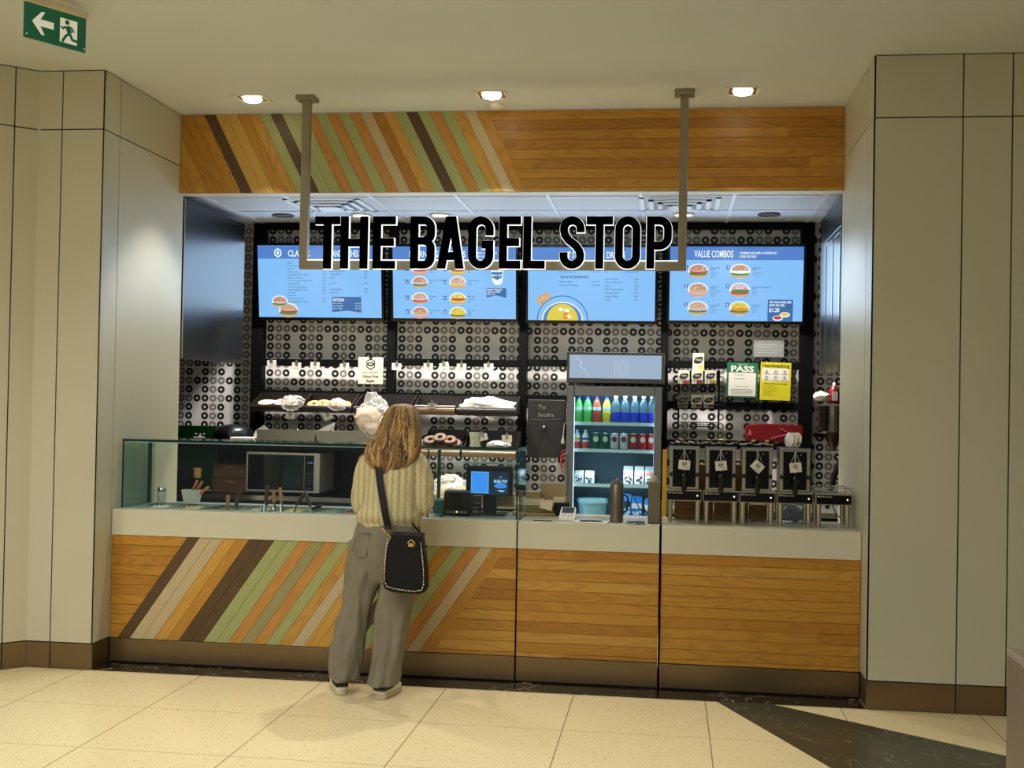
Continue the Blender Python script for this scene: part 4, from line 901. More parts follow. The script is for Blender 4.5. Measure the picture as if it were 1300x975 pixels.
for k in range(12): mb.box(w*.83+.018*(k % 3), w*.83+.018*(k % 3)+.008, -.003, -.002, .07+.025*(k//3), .074+.025*(k//3))
part('buttons', mb, mat('grey_print', (90, 96, 104), .5), cp_)
for x in (.04, w-.06): part('foot', MB().box(x, x+.03, .03, .37, -.022, 0), mblackp, mw)
# lower trays
zl = RZ(581, 2.05, 620); zu = RZ(573, 2.05, 620)
for i, (p0, p1, lb) in enumerate(((533, 584, 'lower sloped tray of brown bagels right of the hair'), (586, 655, 'lower sloped metal tray behind the cream paper cup'))):
    x0, x1 = at(p0, 575, 2.07).x, at(p1, 575, 2.07).x; w = (x1-x0)/2-.003
    r_ = thing('bagel_tray', lb, 'tray', ((x0+x1)/2, 2.07, zl), 'lower sloped bagel trays')
    hf = zu-zl; hb = .20
    mb = MB().rings([[Vector((x, .006+.016*math.cos(t_), hf/2+hf/2*math.sin(t_))) for x in (-w, w)] for t_ in [math.radians(90+180*q/8) for q in range(9)]], 0, True, closed=False); mb.box(-w, w, .006, .012, 0, hf)
    part('front_lip', mb, mtrayb, r_)
    part('base', MB().box(-w, w, .012, .33, 0, .006), mtray, r_); part('back', MB().box(-w, w, .32, .33, .006, hb), mtray, r_)
    for s_ in (-1, 1): part('side', MB().add([(s_*w, .01, 0), (s_*w, .33, 0), (s_*w, .33, hb), (s_*w, .01, hf), (s_*(w-.004), .01, 0), (s_*(w-.004), .33, 0), (s_*(w-.004), .33, hb), (s_*(w-.004), .01, hf)], [(0,1,2,3),(7,6,5,4),(0,4,5,1),(1,5,6,2),(2,6,7,3),(3,7,4,0)]), mtray, r_)
mbd = mat('dark_bagel', (78, 50, 24), .6, var=.25, vscale=25)
for k in range(7): 
    p = at(540+k*6.2, 563-(k % 2)*4-(3 if k in (2, 3, 4) else 0), 2.20-.03*(k % 2)); bagel(p, 'dark brown bagel piled in the lower tray right of the hair', 'dark bagels in the lower tray', mbd, .6)
crumple('plastic_bag', at(632, 565, 2.2), (.10, .06, .03), 'flat pack of bagels in clear film in the lower tray behind the paper cup', 'bag', mplas, seed=15, amp=.25)
# ================================================================== FOOD PANS (set behind the slab)
pr_ = thing('cold_well', 'steel prep rail with food pans set in behind the slab and under the glass', 'prep table', (1.0, .15, 0)); Tm = Matrix.Translation((-1.0, -.15, 0))
mb = MB().box(.03, 2.50, .125, .155, .86, .945).box(.03, 2.50, .50, .60, .86, .952)
npan = 9; pw = (2.04-.06)/npan; xs0 = .06
for k in range(npan+1): x = xs0+k*pw; mb.box(x-.008, x+.008, .155, .50, .86, .942)
mb.box(2.048, 2.50, .155, .50, .86, .946); mb.box(.03, .052, .155, .5, .86, .945)
part('rail', mb.tf(Tm), mat('rail_steel', (196, 202, 202), .3, .5), pr_)
part('body', MB().box(.03, 2.50, .585, .62, .02, .86).box(.03, 2.50, .13, .585, .70, .72).tf(Tm), mssd, pr_)
foods = [((232, 226, 205), 'white diced food'), ((226, 206, 160), 'cream-coloured shredded cheese'), ((120, 132, 92), 'grey-green chopped greens'), ((228, 214, 160), 'pale yellow sliced cheese'), ((226, 206, 120), 'yellow egg slices'), ((150, 160, 120), 'olive chopped pickles'), ((205, 120, 86), 'pinkish red sliced meat'), ((120, 140, 150), 'grey-blue covered food'), ((216, 210, 200), 'white lidded food')]
mpan = mat('pan_steel', (180, 186, 184), .2, 1)
for k, (c_, nm) in enumerate(foods):
    x = xs0+(k+.5)*pw; w = pw/2-.012
    r_ = thing('food_pan', 'steel food pan of '+nm+' set in the rail behind the slab', 'food pan', (x, .325, .80), 'food pans in the prep rail')
    mb = MB().box(-w, w, -.165, .165, 0, .006).box(-w, w, -.165, -.16, .006, .148).box(-w, w, .16, .165, .006, .148).box(-w, -w+.005, -.16, .16, .006, .148).box(w-.005, w, -.16, .16, .006, .148)
    part('pan', mb, mpan, r_)
    fb = MB(); nx, ny = 14, 20; vs = [(-w+.006+(2*w-.012)*i/nx, -.158+.316*j/ny, .125+.028*(noise.noise(Vector((i*.9+k*9, j*.9, k)))+.25)*min(1, 3*min(i, nx-i)/nx, 3*min(j, ny-j)/ny)*1.3) for j in range(ny+1) for i in range(nx+1)]
    fb.add(vs, [(j*(nx+1)+i, j*(nx+1)+i+1, (j+1)*(nx+1)+i+1, (j+1)*(nx+1)+i) for j in range(ny) for i in range(nx)], 0, False)
    part('food', fb, mat('food_'+nm.replace(' ', '_').replace('-', '_'), c_, .6, bump=.5, bscale=120, var=.15, vscale=60), r_, kind='stuff')
mwd = mat('tan_wood_handle', (168, 112, 60), .5, var=.1); mwd2 = mat('dark_wood_handle', (76, 38, 26), .4, var=.1)
for i, (pt, pb_, mm, lb) in enumerate((((289.5, 629), (289, 644), mwd, 'short pale wooden utensil handle standing in a pan below the brown boxes'), ((304.5, 620), (299, 645), mwd2, 'dark wooden utensil handle left of the microwave'), ((340, 617), (337, 638), mwd2, 'thin dark utensil handle in front of the microwave'), ((347, 622), (348, 638), mwd, 'upright tan wooden utensil handle in front of the microwave'), ((347, 634), (337, 641), mwd2, 'low slanted brown handle in front of the microwave'), ((355.5, 619), (357, 636), mwd, 'tan wooden utensil handle right of the upright pair'), ((388, 625), (376, 641), mwd2, 'brown utensil handle leaning left below the microwave'), ((387.5, 625), (394, 643), mwd2, 'brown utensil handle leaning right below the microwave'), ((408, 642), (396, 646), mblackp, 'short black utensil handle lying in a pan left of the person'))):
    Yh = .30; A, B = at(*pt, Yh+.03), at(*pb_, Yh-.03)
    r_ = thing('utensil', lb, 'utensil', B, 'utensils standing in the food pans'); d = A-B; L_ = d.length
    part('handle', MB().tube([(0, 0, 0), d*.15, d*.8, d*.97, d], [.0095, .013, .0145, .012, .005], 10, flat=.7), mm, r_)
    dn = -d.normalized(); dn = Vector((dn.x*.5, dn.y*.5+.1, min(dn.z, -.5))).normalized()*.07
    part('blade', MB().tube([(0, 0, 0), dn*.3, dn], [.004, .011, .012], 8, flat=.2), mchrome, r_)
# tub of knives and jar
p = at(243.5, 632, .72); p = Vector((p.x, .72, p.z)) 
mtub = mat('frosted_plastic', (214, 214, 200), .3, alpha=.75)
r_ = thing('plastic_tub', 'pale plastic tub leaning full of wooden-handled knives at the left end', 'tub', (at(243.5, 632, .545).x, .545, .9525))
part('shell', MB().rings([[Vector((sx_*w, sy_*w*.6, z)) for sx_, sy_ in ((-1,-1),(1,-1),(1,1),(-1,1))] for w, z in ((.045, 0), (.06, .085))], 0, False, cap=False).rings([[Vector((sx_*.045, sy_*.027, .002)) for sx_, sy_ in ((-1,-1),(1,-1),(1,1),(-1,1))]]*2, 0, False), mtub, r_)
for k, (dx, dz, x0_) in enumerate(((.05, .10, -.02), (.065, .095, -.01), (.085, .07, .0))):
    q = thing('knife', ('leftmost wooden-handled knife in the pale tub', 'middle wooden-handled knife in the pale tub', 'rightmost, lowest wooden-handled knife in the pale tub')[k], 'knife', (r_.location.x+x0_-.01, r_.location.y+.008*k-.008, .960), 'wooden-handled knives in the tub')
    d = Vector((dx, 0, dz)); part('blade', MB().tube([(0, 0, 0), d*.55], [.004, .008], 6, flat=.25), mchrome, q); part('handle', MB().tube([d*.55, d*.7, d*1.35, d*1.42], [.006, .009, .010, .006], 8), mat('copper_wood', (176, 108, 66), .5), q)
p = at(205, 638, .30); r_ = thing('glass_jar', 'small glass shaker jar with a steel lid inside the left end of the glass', 'jar', (at(205, 636, .545).x, .545, .9525))
part('jar', MB().lathe([(.028, 0), (.031, .008), (.031, .06), (.026, .068)], n=18), mplas, r_); part('lid', MB().lathe([(.028, .066), (.029, .09), (.024, .096)], n=18), mchrome, r_); part('contents', MB().lathe([(.025, .004), (.026, .05)], n=14), mat('salt', (210, 200, 180), .8), r_)
# ================================================================== SNEEZE GLASS
zg = at(400, 565.5, .10).z; x0, x1 = .028, at(657, 600, .10).x; xm = at(543.5, 600, .10).x
sgd = thing('sneeze_guard', 'long clear glass guard with dark edges standing on the left counter slab', 'glass guard', (1.27, .105, CZ)); O = Vector((1.27, .105, CZ)); Tm = Matrix.Translation(-O)
for a, b_ in ((x0, xm-.003), (xm+.003, x1)): part('front_pane', MB().box(a, b_, .10, .110, CZ, zg).tf(Tm), mglass, sgd)
part('top_pane', MB().box(x0, x1, .10, .46, zg+.0005, zg+.0115).tf(Tm), mglass, sgd)
part('end_pane', MB().box(x0-.012, x0-.002, .10, .56, CZ, zg).tf(Tm), mendg, sgd, label='green-tinted left end pane')
part('end_pane', MB().box(x1+.001, x1+.009, .10, .46, CZ, zg).tf(Tm), mendg, sgd)
mb = MB().box(x0-.014, x1+.002, .094, .0995, zg-.002, zg+.014)
for x in (x0-.012, xm-.0035, x1-.005): mb.box(x, x+.009, .095, .0995, CZ, zg-.002)
part('edge', mb.tf(Tm), mgedge, sgd)
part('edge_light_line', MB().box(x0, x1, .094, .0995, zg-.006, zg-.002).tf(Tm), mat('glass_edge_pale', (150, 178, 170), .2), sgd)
part('rear_support', MB().box(x0, x0+.02, .44, .46, CZ+.003, zg).box(x1-.03, x1-.01, .44, .46, CZ+.003, zg).box(xm-.01, xm+.01, .44, .46, CZ+.003, zg).tf(Tm), mgedge, sgd)
mb = MB()
for z_, q in ((1.30, 0), (1.215, 0)): mb.box(.0015, .004, .30, .37, z_, z_+.028)
solo('sticker', mb, mat('yellow_sticker', (206, 186, 120), .6), 'two small yellow stickers on the reveal behind the green end pane', 'sticker')
# paper cup on the top pane
mcup = mat('cup_cream', (214, 214, 186), .6)
p = at(602.5, 566, .20); r_ = thing('paper_cup', 'cream paper cup with flared printed rim standing on top of the glass guard', 'cup', (p.x, .22, zg+.0125)); 
part('cup', MB().lathe([(.034, 0), (.030, .03), (.034, .06), (.041, .086)], n=20), mcup, r_)
mb = MB()
for k in range(16): a = random.uniform(0, 6.28); z_ = random.uniform(.012, .07); mb.ball((.0335*math.cos(a), .0335*math.sin(a), z_), (.004, .004, .003), 6, 4)
part('print', mb, mat('cup_print', (150, 156, 110), .6), r_)
# ================================================================== TILL AREA
a, b_ = at(592, 591, .34), at(650, 630, .34); cx = (a.x+b_.x)/2; w, h = (b_.x-a.x)/2, a.z-b_.z
ps = thing('pos_monitor', 'black till monitor with a split blue and dark display behind the glass', 'monitor', (cx, .36, CZ))
part('stand', MB().box(-.042, .042, .02, .05, .01, .17).box(-.10, .10, -.03, .11, 0, .012), mblackp, ps, .003)
z0 = b_.z-CZ
part('housing', MB().box(-w, w, -.018, .02, z0, z0+h), mblackp, ps, .004)
mb = MB(); X = lambda p: at(p, 612, .34).x-cx; Z = lambda q: at(621, q, .34).z-CZ; y = -.0195
mb.flat([(X(597), Z(628)), (X(645.5), Z(628)), (X(645.5), Z(598.5)), (X(597), Z(598.5))], y, 0)
mb.flat([(X(598), Z(626.5)), (X(620.5), Z(626.5)), (X(620.5), Z(599)), (X(598), Z(599))], y-.0005, 3); mb.flat([(X(599), Z(625.5)), (X(619.5), Z(625.5)), (X(619.5), Z(600)), (X(599), Z(600))], y-.001, 1)
txt(mb, 'Order', X(601), y-.0015, Z(603), .007, 0); txt(mb, 'Pay now', X(609), y-.0015, Z(621), .006, 0)
txt(mb, 'The', X(636), y-.001, Z(606.5), .010, 2, al='C'); txt(mb, 'BAGEL STOP', X(627), y-.001, Z(612.5), .019, 2, bold=.04, w=X(644)-X(627)); mb.flat(ell(X(635.5), Z(616.5), X(643.5)-X(635.5), .016), y-.001, 1); txt(mb, 'Fresh Daily', X(635.5), y-.0014, Z(617.5), .007, 0, al='C'); mb.flat([(X(631), Z(622)), (X(637), Z(624.5)), (X(642), Z(622))], y-.001, 2)
part('display', mb, [em('till_dark', (16, 42, 60), .9), em('till_blue', (60, 150, 250), 1), em('till_white', (170, 215, 255), 1), em('till_pale', (110, 170, 230), 1)], ps)
a, b_ = at(563.5, 623, .26), at(596, 652, .26); w, h = (b_.x-a.x)/2, a.z-CZ
r_ = thing('receipt_printer', 'black receipt printer left of the till monitor', 'printer', ((a.x+b_.x)/2, .26, CZ))
part('body', MB().box(-w, w, 0, .14, .0, h-.012), mblackp, r_, .006); part('lid', MB().box(-w+.004, w-.004, .004, .13, h-.010, h), mat('printer_grey', (74, 76, 78), .3), r_, .003); part('panel', MB().box(-w+.012, w-.012, -.003, .0, .012, .030), mstl, r_); part('status_light', MB().box(-.002, .006, -.005, -.003, .018, .026), em('amber_led', (255, 210, 140), 2), r_)
a = at(604, 652, .30); r_ = thing('card_reader', 'small dark card reader between the printer and the monitor stand', 'card reader', (a.x, .30, CZ)); part('body', MB().box(-.028, .028, 0, .05, 0, .075), mblackp, r_, .006); part('keys', MB().box(-.02, .02, -.003, 0, .015, .03).box(-.02, .02, -.003, 0, .045, .052), mstl, r_)
solo('wire_shelf', MB().box(0, at(659, 588, .4).x-at(586, 588, .4).x, 0, .03, 0, .012), mat('pale_strip', (176, 190, 186), .3), 'thin pale horizontal strip under the glass above the till monitor', 'strip', (at(586, 588, .4).x, .4, at(620, 589, .4).z))
# things between the person and the printer
a, b_ = at(546, 605, 1.6), at(588, 640, 1.6)
crumple('plastic_wrap', ((a.x+b_.x)/2, 1.7, (a.z+b_.z)/2-.01), (.125, .10, .10), 'bag of pale rolls in clear film behind the receipt printer', 'bag', mplas, seed=21, n=26, m=18)
crumple('bread_rolls', ((a.x+b_.x)/2, 1.72, (a.z+b_.z)/2-.03), (.10, .07, .07), 'pale bread rolls inside the clear film behind the receipt printer', 'bread', mbagp, seed=22)
a = at(558, 648, .40); r_ = thing('plastic_container', 'teal clear plastic container beside the right elbow of the person', 'container', (a.x, .40, CZ)); part('tub', MB().rings([[Vector((sx_*w, sy_*.05, z)) for sx_, sy_ in ((-1,-1),(1,-1),(1,1),(-1,1))] for w, z in ((.03, 0), (.045, .08))], 0, False), mat('teal_plastic', (50, 110, 112), .2, alpha=.8), r_); part('lid', MB().box(-.048, .048, -.053, .053, .08, .088), mat('teal_lid', (110, 150, 145), .3), r_)
solo('blue_carton', MB().box(-.012, .012, 0, .05, 0, .085), mat('blue_card', (10, 96, 160), .5), 'narrow blue carton standing left of the receipt printer', 'carton', (at(561, 650, .48).x+.006, .47, CZ))
# kraft boxes around the till
mkr = mat('kraft_card', (176, 150, 108), .7, var=.06); mcrm = mat('cream_card', (220, 204, 168), .65); mkrd = mat('kraft_shadow_card', (140, 116, 78), .7)
rt2 = thing('back_counter', 'long dark back counter with steel top behind the till and the fridge', 'back counter', (3.4, 2.2, 0)); Tm = Matrix.Translation((-3.4, -2.2, 0))
for x0_, x1_ in ((xo1+.01, 2.60), (3.42, 5.6)):
    part('cabinet', MB().box(x0_, x1_, 1.86, 2.48, .02, .86).tf(Tm), mblackp, rt2); part('worktop', MB().box(x0_, x1_, 1.80, 2.50, .862, .90).tf(Tm), mssd, rt2, .003)
def boxpx(name, px0, py0, px1, py1, Y, d, mm, label, cat='box', zb=None, bev=.003, rz=0, group=None):
    a, b_ = at(px0, py0, Y), at(px1, py1, Y); z0_ = b_.z if zb is None else zb
    return solo(name, MB().box(-(b_.x-a.x)/2, (b_.x-a.x)/2, 0, d, 0, a.z-z0_), mm, label, cat, ((a.x+b_.x)/2, Y, z0_), group, bev=bev, rz=rz)
# things standing on the slab right of the glass
a, b_ = at(667, 646, .30), at(706, 650, .30)
z = CZ+.001; stk = [(650, 705, 646.5, 642, mkr, 'wide flat cream tray at the bottom of the paper bag stack'), (667, 703, 642, 634, mkrd, 'kraft cardboard box second from the bottom of the paper bag stack'), (663, 690, 632.5, 624, mcrm, 'cream paper pack in the middle of the stack left of the card terminal'), (667, 686, 622, 613.5, mkr, 'bundle of folded paper bags on top of the stack')]
zz = CZ+.001; 
for k, (p0, p1, yb_, yt_, mm, lb) in enumerate(stk):
    hh_ = (.018, .042, .042, .042)[k]; a, b_ = at(p0, 640, .42), at(p1, 640, .42); w = (b_.x-a.x)/2
    mb = MB(); nl = (1, 2, 3, 4)[k]
    for q in range(nl): mb.box(-w+.002*(q % 2), w-.003*(q % 2), 0, .12, hh_*q/nl, hh_*(q+1)/nl-.0015)
    solo('paper_stack' if k != 1 else 'kraft_box', mb, mm if k != 2 else mcrm, lb, 'paper stack' if k != 1 else 'box', ((a.x+b_.x)/2, .42, zz), 'stack of papers and boxes left of the card terminal', bev=.001); zz += hh_+.001
boxpx('kraft_board', 687, 613, 718, 632, .52, .02, mat('tan_board', (170, 146, 106), .7), 'upright tan cardboard sheet standing behind the paper stack', 'cardboard', zb=CZ+.001)
boxpx('cream_pad', 702, 631.5, 717, 640, .46, .05, mcrm, 'small cream pad of papers right of the paper stack', 'paper', zb=CZ+.03)
boxpx('black_box', 703, 638, 722, 650, .44, .07, mblackp, 'low black box behind the white card terminal', 'box', zb=CZ+.001)
p = at(693, 640, .34); mb = MB().prism([(-.04, 0), (.035, -.02), (.045, .045), (-.005, .05), (-.012, .04), (-.02, .055), (-.036, .052)], 0, .03)
solo('cream_cups', mb, mcrm, 'cream folded paper holders leaning on the stack left of the card terminal', 'paper', (p.x, .34, CZ+.055), bev=.003)
boxpx('kraft_box', 631, 627, 651, 640, .50, .14, mkr, 'open kraft box behind the right side of the till monitor', zb=CZ+.04)
boxpx('kraft_box', 600, 629, 611, 638, .52, .10, mkrd, 'small kraft box seen between the card reader and the monitor stand', zb=CZ+.05)
# card terminal
p = at(719.5, 659, .09); r_ = thing('card_terminal', 'white card payment terminal lying tilted near the slab edge', 'card terminal', (p.x, .10, CZ+.001)); 
w = .05; mt = mat('terminal_white', (226, 220, 204), .4)
part('body', MB().add([(-w, 0, 0), (w, 0, 0), (w*.9, .13, 0), (-w*.9, .13, 0), (-w, 0, .022), (w, 0, .022), (w*.9, .13, .075), (-w*.9, .13, .075)], [(0,3,2,1),(4,5,6,7),(0,1,5,4),(1,2,6,5),(2,3,7,6),(3,0,4,7)]), mt, r_, .005)
def onslope(mb, x0_, x1_, t0, t1, mi=0, lift=.0015): return mb.add([(x, .13*t, .022+.053*t+lift) for x, t in ((x0_, t0), (x1_, t0), (x1_, t1), (x0_, t1))], [(0,1,2,3)], mi)
part('screen', onslope(MB(), -.036, .036, .42, .92), mblackg, r_); mb = MB()
for i in range(4):
    for j_ in range(3): onslope(mb, -.034+.0185*i, -.034+.0185*i+.013, .05+.12*j_, .05+.12*j_+.07)
part('keypad', mb, mat('terminal_keys', (190, 178, 150), .5), r_)
# ================================================================== FRIDGE
YFd = 2.0; a, b_ = at(720, 491, YFd), at(840.5, 491, YFd); fx0, fx1 = a.x, b_.x; zt_ = at(780, 490, YFd).z; zh0, zh1 = at(780, 487, YFd).z+.004, at(780, 447.5, YFd).z
fg = thing('drinks_fridge', 'tall steel-framed glass-door drinks fridge with a pale lit header, centre right', 'fridge', ((fx0+fx1)/2, YFd, 0)); fx = (fx0+fx1)/2; hw = (fx1-fx0)/2; YK = .50
mfs = mat('fridge_steel', (150, 150, 150), .28, .9); mfi = mat('fridge_liner', (58, 90, 108), .5); 
cb = MB().box(-hw, -hw+.03, .05, YK, .06, zt_).box(hw-.03, hw, .05, YK, .06, zt_).box(-hw+.03, hw-.03, .05, YK, zt_-.03, zt_).box(-hw+.03, hw-.03, .05, YK, .06, .10)
part('cabinet', cb, mat('fridge_case', (54, 54, 56), .4), fg); part('liner', MB().box(-hw+.03, hw-.03, YK-.02, YK, .10, zt_-.03).box(-hw+.03, -hw+.034, .06, YK-.02, .10, zt_-.03).box(hw-.034, hw-.03, .06, YK-.02, .10, zt_-.03), mfi, fg)
dz0 = .08; fw_ = .055
part('door_frame', MB().box(-hw, -hw+fw_, 0, .045, dz0, zt_).box(hw-fw_, hw, 0, .045, dz0, zt_).box(-hw+fw_, hw-fw_, 0, .045, zt_-.075, zt_).box(-hw+fw_, hw-fw_, 0, .045, dz0, dz0+.08), mfs, fg, .006)
part('door_glass', MB().box(-hw+fw_, hw-fw_, .02, .026, dz0+.08, zt_-.075), glassmat('fridge_glass', (.86, .95, .97), 1.25), fg)
part('handle', MB().box(-hw-.006, -hw+.016, -.03, -.012, .95, 1.28).box(-hw, -hw+.012, -.013, .0, .96, .98).box(-hw, -hw+.012, -.013, .0, 1.25, 1.27), mchrome, fg, .003)
part('header', MB().box(-hw-.004, hw+.014, .02, YK, zh0, zh1).box(-hw-.004, hw+.014, -.012, .02, zh0, zh0+.034).box(-hw-.004, hw+.014, -.012, .02, zh1-.02, zh1).box(-hw-.004, -hw+.014, -.012, .02, zh0+.034, zh1-.02).box(hw-.006, hw+.014, -.012, .02, zh0+.034, zh1-.02), mat('header_frame', (92, 90, 86), .4, .5), fg, .002)
mb = MB().flat([(-hw+.014, zh0+.034), (hw-.006, zh0+.034), (hw-.006, zh1-.02), (-hw+.014, zh1-.02)], .010, 0)
hp = part('header_light', mb, em('header_glow', (168, 190, 214), .85), fg, label='pale blue lit header panel')
mb = MB(); q = [(-.30, zh1-.03), (-.27, zh1-.06), (-.245, zh1-.09), (-.265, zh1-.105), (-.235, zh1-.125), (-.215, zh1-.15), (-.20, zh1-.185)]
strip(mb, q, .004, .006, .0075, 0)
for k in range(7): strip(mb, [(.0+.017*k, zh0+.04+.002*k), (.002+.018*k, zh0+.12), (.0+.016*k, zh1-.05-.01*(k % 3))], .0025, .006, .0075, 0)
part('crack_pattern', mb, em('header_bright', (214, 228, 242), .9), hp)
mfl_ = em('fridge_lamp', (214, 240, 255), 4)
for s_ in (-1, 1): part('lamp_tube', MB().box(s_*(hw-.05)-.006, s_*(hw-.05)+.006, .048, .06, .16, zt_-.09), mfl_, fg)
SH = [at(780, y, YFd+.09).z for y in (538.5, 572.5, 616.5)]; SH.append(at(780, 655.5, YFd+.09).z-.02)
mshf = mat('shelf_white', (196, 214, 220), .4)
for z in SH:
    mb = MB().box(-hw+.036, hw-.036, .075, .085, z-.012, z+.012)
    for k in range(24): x = -hw+.04+(2*hw-.08)*k/23; mb.box(x-.002, x+.002, .085, YK-.03, z-.006, z-.001)
    part('shelf', mb, mshf, fg)
for s_ in (0,):
    l = lamp('fridge_inner_light', 'AREA', (fx, YFd+.07, zt_-.05), 1.7, (.75, .92, 1), .5, .03, rot=(.5, 0, 0))
    l2 = lamp('fridge_inner_light', 'AREA', (fx, YFd+.075, 1.14), .8, (.75, .92, 1), .5, .03, rot=(.9, 0, 0))
mpet = mat('clear_bottle', (120, 160, 185), .08, alpha=.38, coat=1); mbcap = mat('cap_blue', (30, 50, 170), .4); mcapw = mat('cap_white', (220, 225, 228), .4); mlabw = mat('label_pale', (205, 222, 235), .4); mlabb = mat('label_deep_blue', (20, 50, 190), .4)
def bottle(px, z, ht, r, body, cap, lab, label, group, Y=2.125, lab2=None):
    x = at(px, 540, Y).x; q = thing('drink_bottle', label, 'bottle', (x, Y, z+.0005), group)
    part('body', MB().lathe([(r*.9, 0), (r, .01), (r, ht*.42), (r*.93, ht*.48), (r, ht*.55), (r*.98, ht*.68), (r*.62, ht*.84), (r*.38, ht*.9), (r*.38, ht*.93)], n=16), body, q)
    part('cap', MB().lathe([(r*.46, ht*.92), (r*.46, ht*.995), (r*.4, ht)], n=14), cap, q)
    part('label', MB().lathe([(r*1.02, ht*.10), (r*1.02, ht*.42)], n=16, cap=False), lab, q)
    if lab2: part('label_band', MB().lathe([(r*1.01, ht*.50), (r*1.0, ht*.62)], n=16, cap=False), lab2, q)
g1 = 'bottles on the top fridge shelf'; z = SH[0]+.0
cols = [((70, 170, 70), 'green-labelled bottle with blue cap, first from the left on the top fridge shelf'), ((60, 180, 70), 'green-labelled bottle with blue cap, second from the left on the top fridge shelf'), ((176, 60, 40), 'reddish bottle with blue cap on the top fridge shelf'), ((196, 196, 40), 'yellow-green bottle with blue cap on the top fridge shelf')]
for i, (c_, lb) in enumerate(cols): bottle((734.2, 745.6, 757.4, 770)[i], z, .205, .031, mat('juice_%d_' % i, tuple(min(255, int(v_*1.15+20)) for v_ in c_), .25), mbcap, mat('juice_label_'+'abcd'[i], c_, .4), lb, g1, lab2=mlabw)
for i, px in enumerate((781.5, 793.3, 805.5, 816.8, 827.5)): bottle(px, z, .215, .033, mpet, mcapw, mlabb, ('clear water bottle nearest the yellow-green bottle', 'second clear water bottle from the left on the top fridge shelf', 'middle clear water bottle on the top fridge shelf', 'fourth clear water bottle on the top fridge shelf', 'clear water bottle at the right end of the top fridge shelf')[i], g1)
for i, px in enumerate((733, 743.5)): bottle(px, SH[1], .155, .026, mlabw, mcapw, mat('label_red_fruit', (206, 60, 44), .4), ('small juice bottle with red label at the left end of the second fridge shelf', 'small juice bottle with red and blue label, second on the second fridge shelf')[i], 'small bottles on the second fridge shelf', lab2=(mpy, MATS['blue_card'])[i])
mal = mat('can_rim', (190, 194, 196), .25, .9); canc = [((22, 96, 60), 'green'), ((22, 96, 60), 'green'), ((206, 210, 214), 'silver'), ((206, 210, 214), 'silver'), ((160, 26, 34), 'dark red'), ((196, 22, 34), 'red'), ((196, 22, 34), 'red')]
clb = ['green can left of its twin on the second fridge shelf', 'green can right of its twin, next to the silver cans', 'silver can next to the green cans', 'silver can next to the dark red can', 'dark red can right of the silver cans', 'bright red can between two other red cans', 'bright red can at the right end of the second fridge shelf']
for i, px in enumerate((756.7, 768.5, 780, 792, 804, 816, 826.5)):
    x = at(px, 560, 2.12).x; q = thing('drink_can', clb[i], 'can', (x, 2.12, SH[1]+.013), 'cans on the second fridge shelf'); c_ = canc[i][0]
    part('body', MB().lathe([(.026, .004), (.031, .012), (.031, .108), (.027, .118)], n=16), mat('can_'+canc[i][1].replace(' ', '_'), c_, .3, .3), q); part('rim', MB().lathe([(.026, 0), (.026, .004)], n=16).lathe([(.027, .118), (.027, .122), (.024, .12)], n=16), mal, q)
    mb = MB(); k0 = len(mb.v); mb.flat(ell(0, .075, .020, .022, 12), -.0325, 0); part('emblem', mb, (mcard, mcard, mat('can_print_dark', (110, 40, 60), .4), MATS.get('can_print_dark') or mcard, mcard, mcard, mcard)[i], q)
def carton(px, z, w, h, cols_, label, group, Y=2.115, roof=True, name='milk_carton'):
    x = at(px, 600, Y).x; q = thing(name, label, 'carton', (x, Y, z+.013), group)
    mb = MB().box(-w/2, w/2, 0, w, 0, h*.72)
    mb.add([(-w/2, 0, h*.72), (w/2, 0, h*.72), (w/2, w, h*.72), (-w/2, w, h*.72), (-w/2, w/2-.003, h*.92), (w/2, w/2-.003, h*.92), (w/2, w/2+.003, h), (-w/2, w/2+.003, h)], [(0,1,5,4),(2,3,7,6),(4,5,6,7),(0,4,7,3),(1,2,6,5)])
    part('body', mb, cols_[0], q)
    mb = MB().flat([(-w/2+.001, h*.48), (w/2-.001, h*.48), (w/2-.001, h*.70), (-w/2+.001, h*.70)], -.001, 0); part('band', mb, cols_[1], q)
    mb = MB()
    for k in range(13): mb.flat(ell(random.uniform(-.36, .36)*w, h*random.uniform(.05, .44), w*.12, h*.05, 8), -.0012-.00003*k, 0)
    part('print', mb, cols_[2], q)
mpnk = mat('carton_pink', (214, 120, 120), .5); mcw = mat('carton_white', (225, 228, 230), .5); mdk2 = mat('carton_dark_print', (50, 60, 66), .5); mcb2 = mat('carton_blue', (10, 120, 205), .45)
for i, px in enumerate((735, 748.5)): carton(px, SH[2], .068, .092, (mcw, mat('carton_violet', (205, 190, 215), .5), mdk2), ('white milk carton at the left end of the third fridge shelf', 'white milk carton, second from the left on the third fridge shelf')[i], 'white cartons on the third fridge shelf')
for i, px in enumerate((797.5, 811.5, 825)): carton(px, SH[2], .070, .135, (mcw, mpnk, mat('carton_brown_print', (96, 50, 44), .5)), ('brown and pink milk carton, left of three on the third fridge shelf', 'brown and pink milk carton, middle of three on the third fridge shelf', 'brown and pink milk carton, right of three on the third fridge shelf')[i], 'brown and pink cartons on the third fridge shelf')
crumple('greens_bag', (at(742, 595, 2.28).x, 2.28, SH[2]+.05), (.10, .06, .05), 'dark green bag of leaves behind the white milk cartons', 'bag', mat('leaf_dark', (40, 70, 60), .5, var=.3, vscale=30), seed=31)
for i, px in enumerate((797, 809, 823)): carton(px, SH[3]-.013+.0, (.055, .078, .055)[i], (.19, .17, .16)[i], (mcb2, (mdk2, mcw, mcw)[i], mcw), ('blue carton at the left behind the steel pitcher handle', 'bright blue carton with white spout panel between the two pitchers', 'blue and white carton behind the right steel pitcher')[i], 'blue cartons on the lowest fridge shelf', Y=2.13)
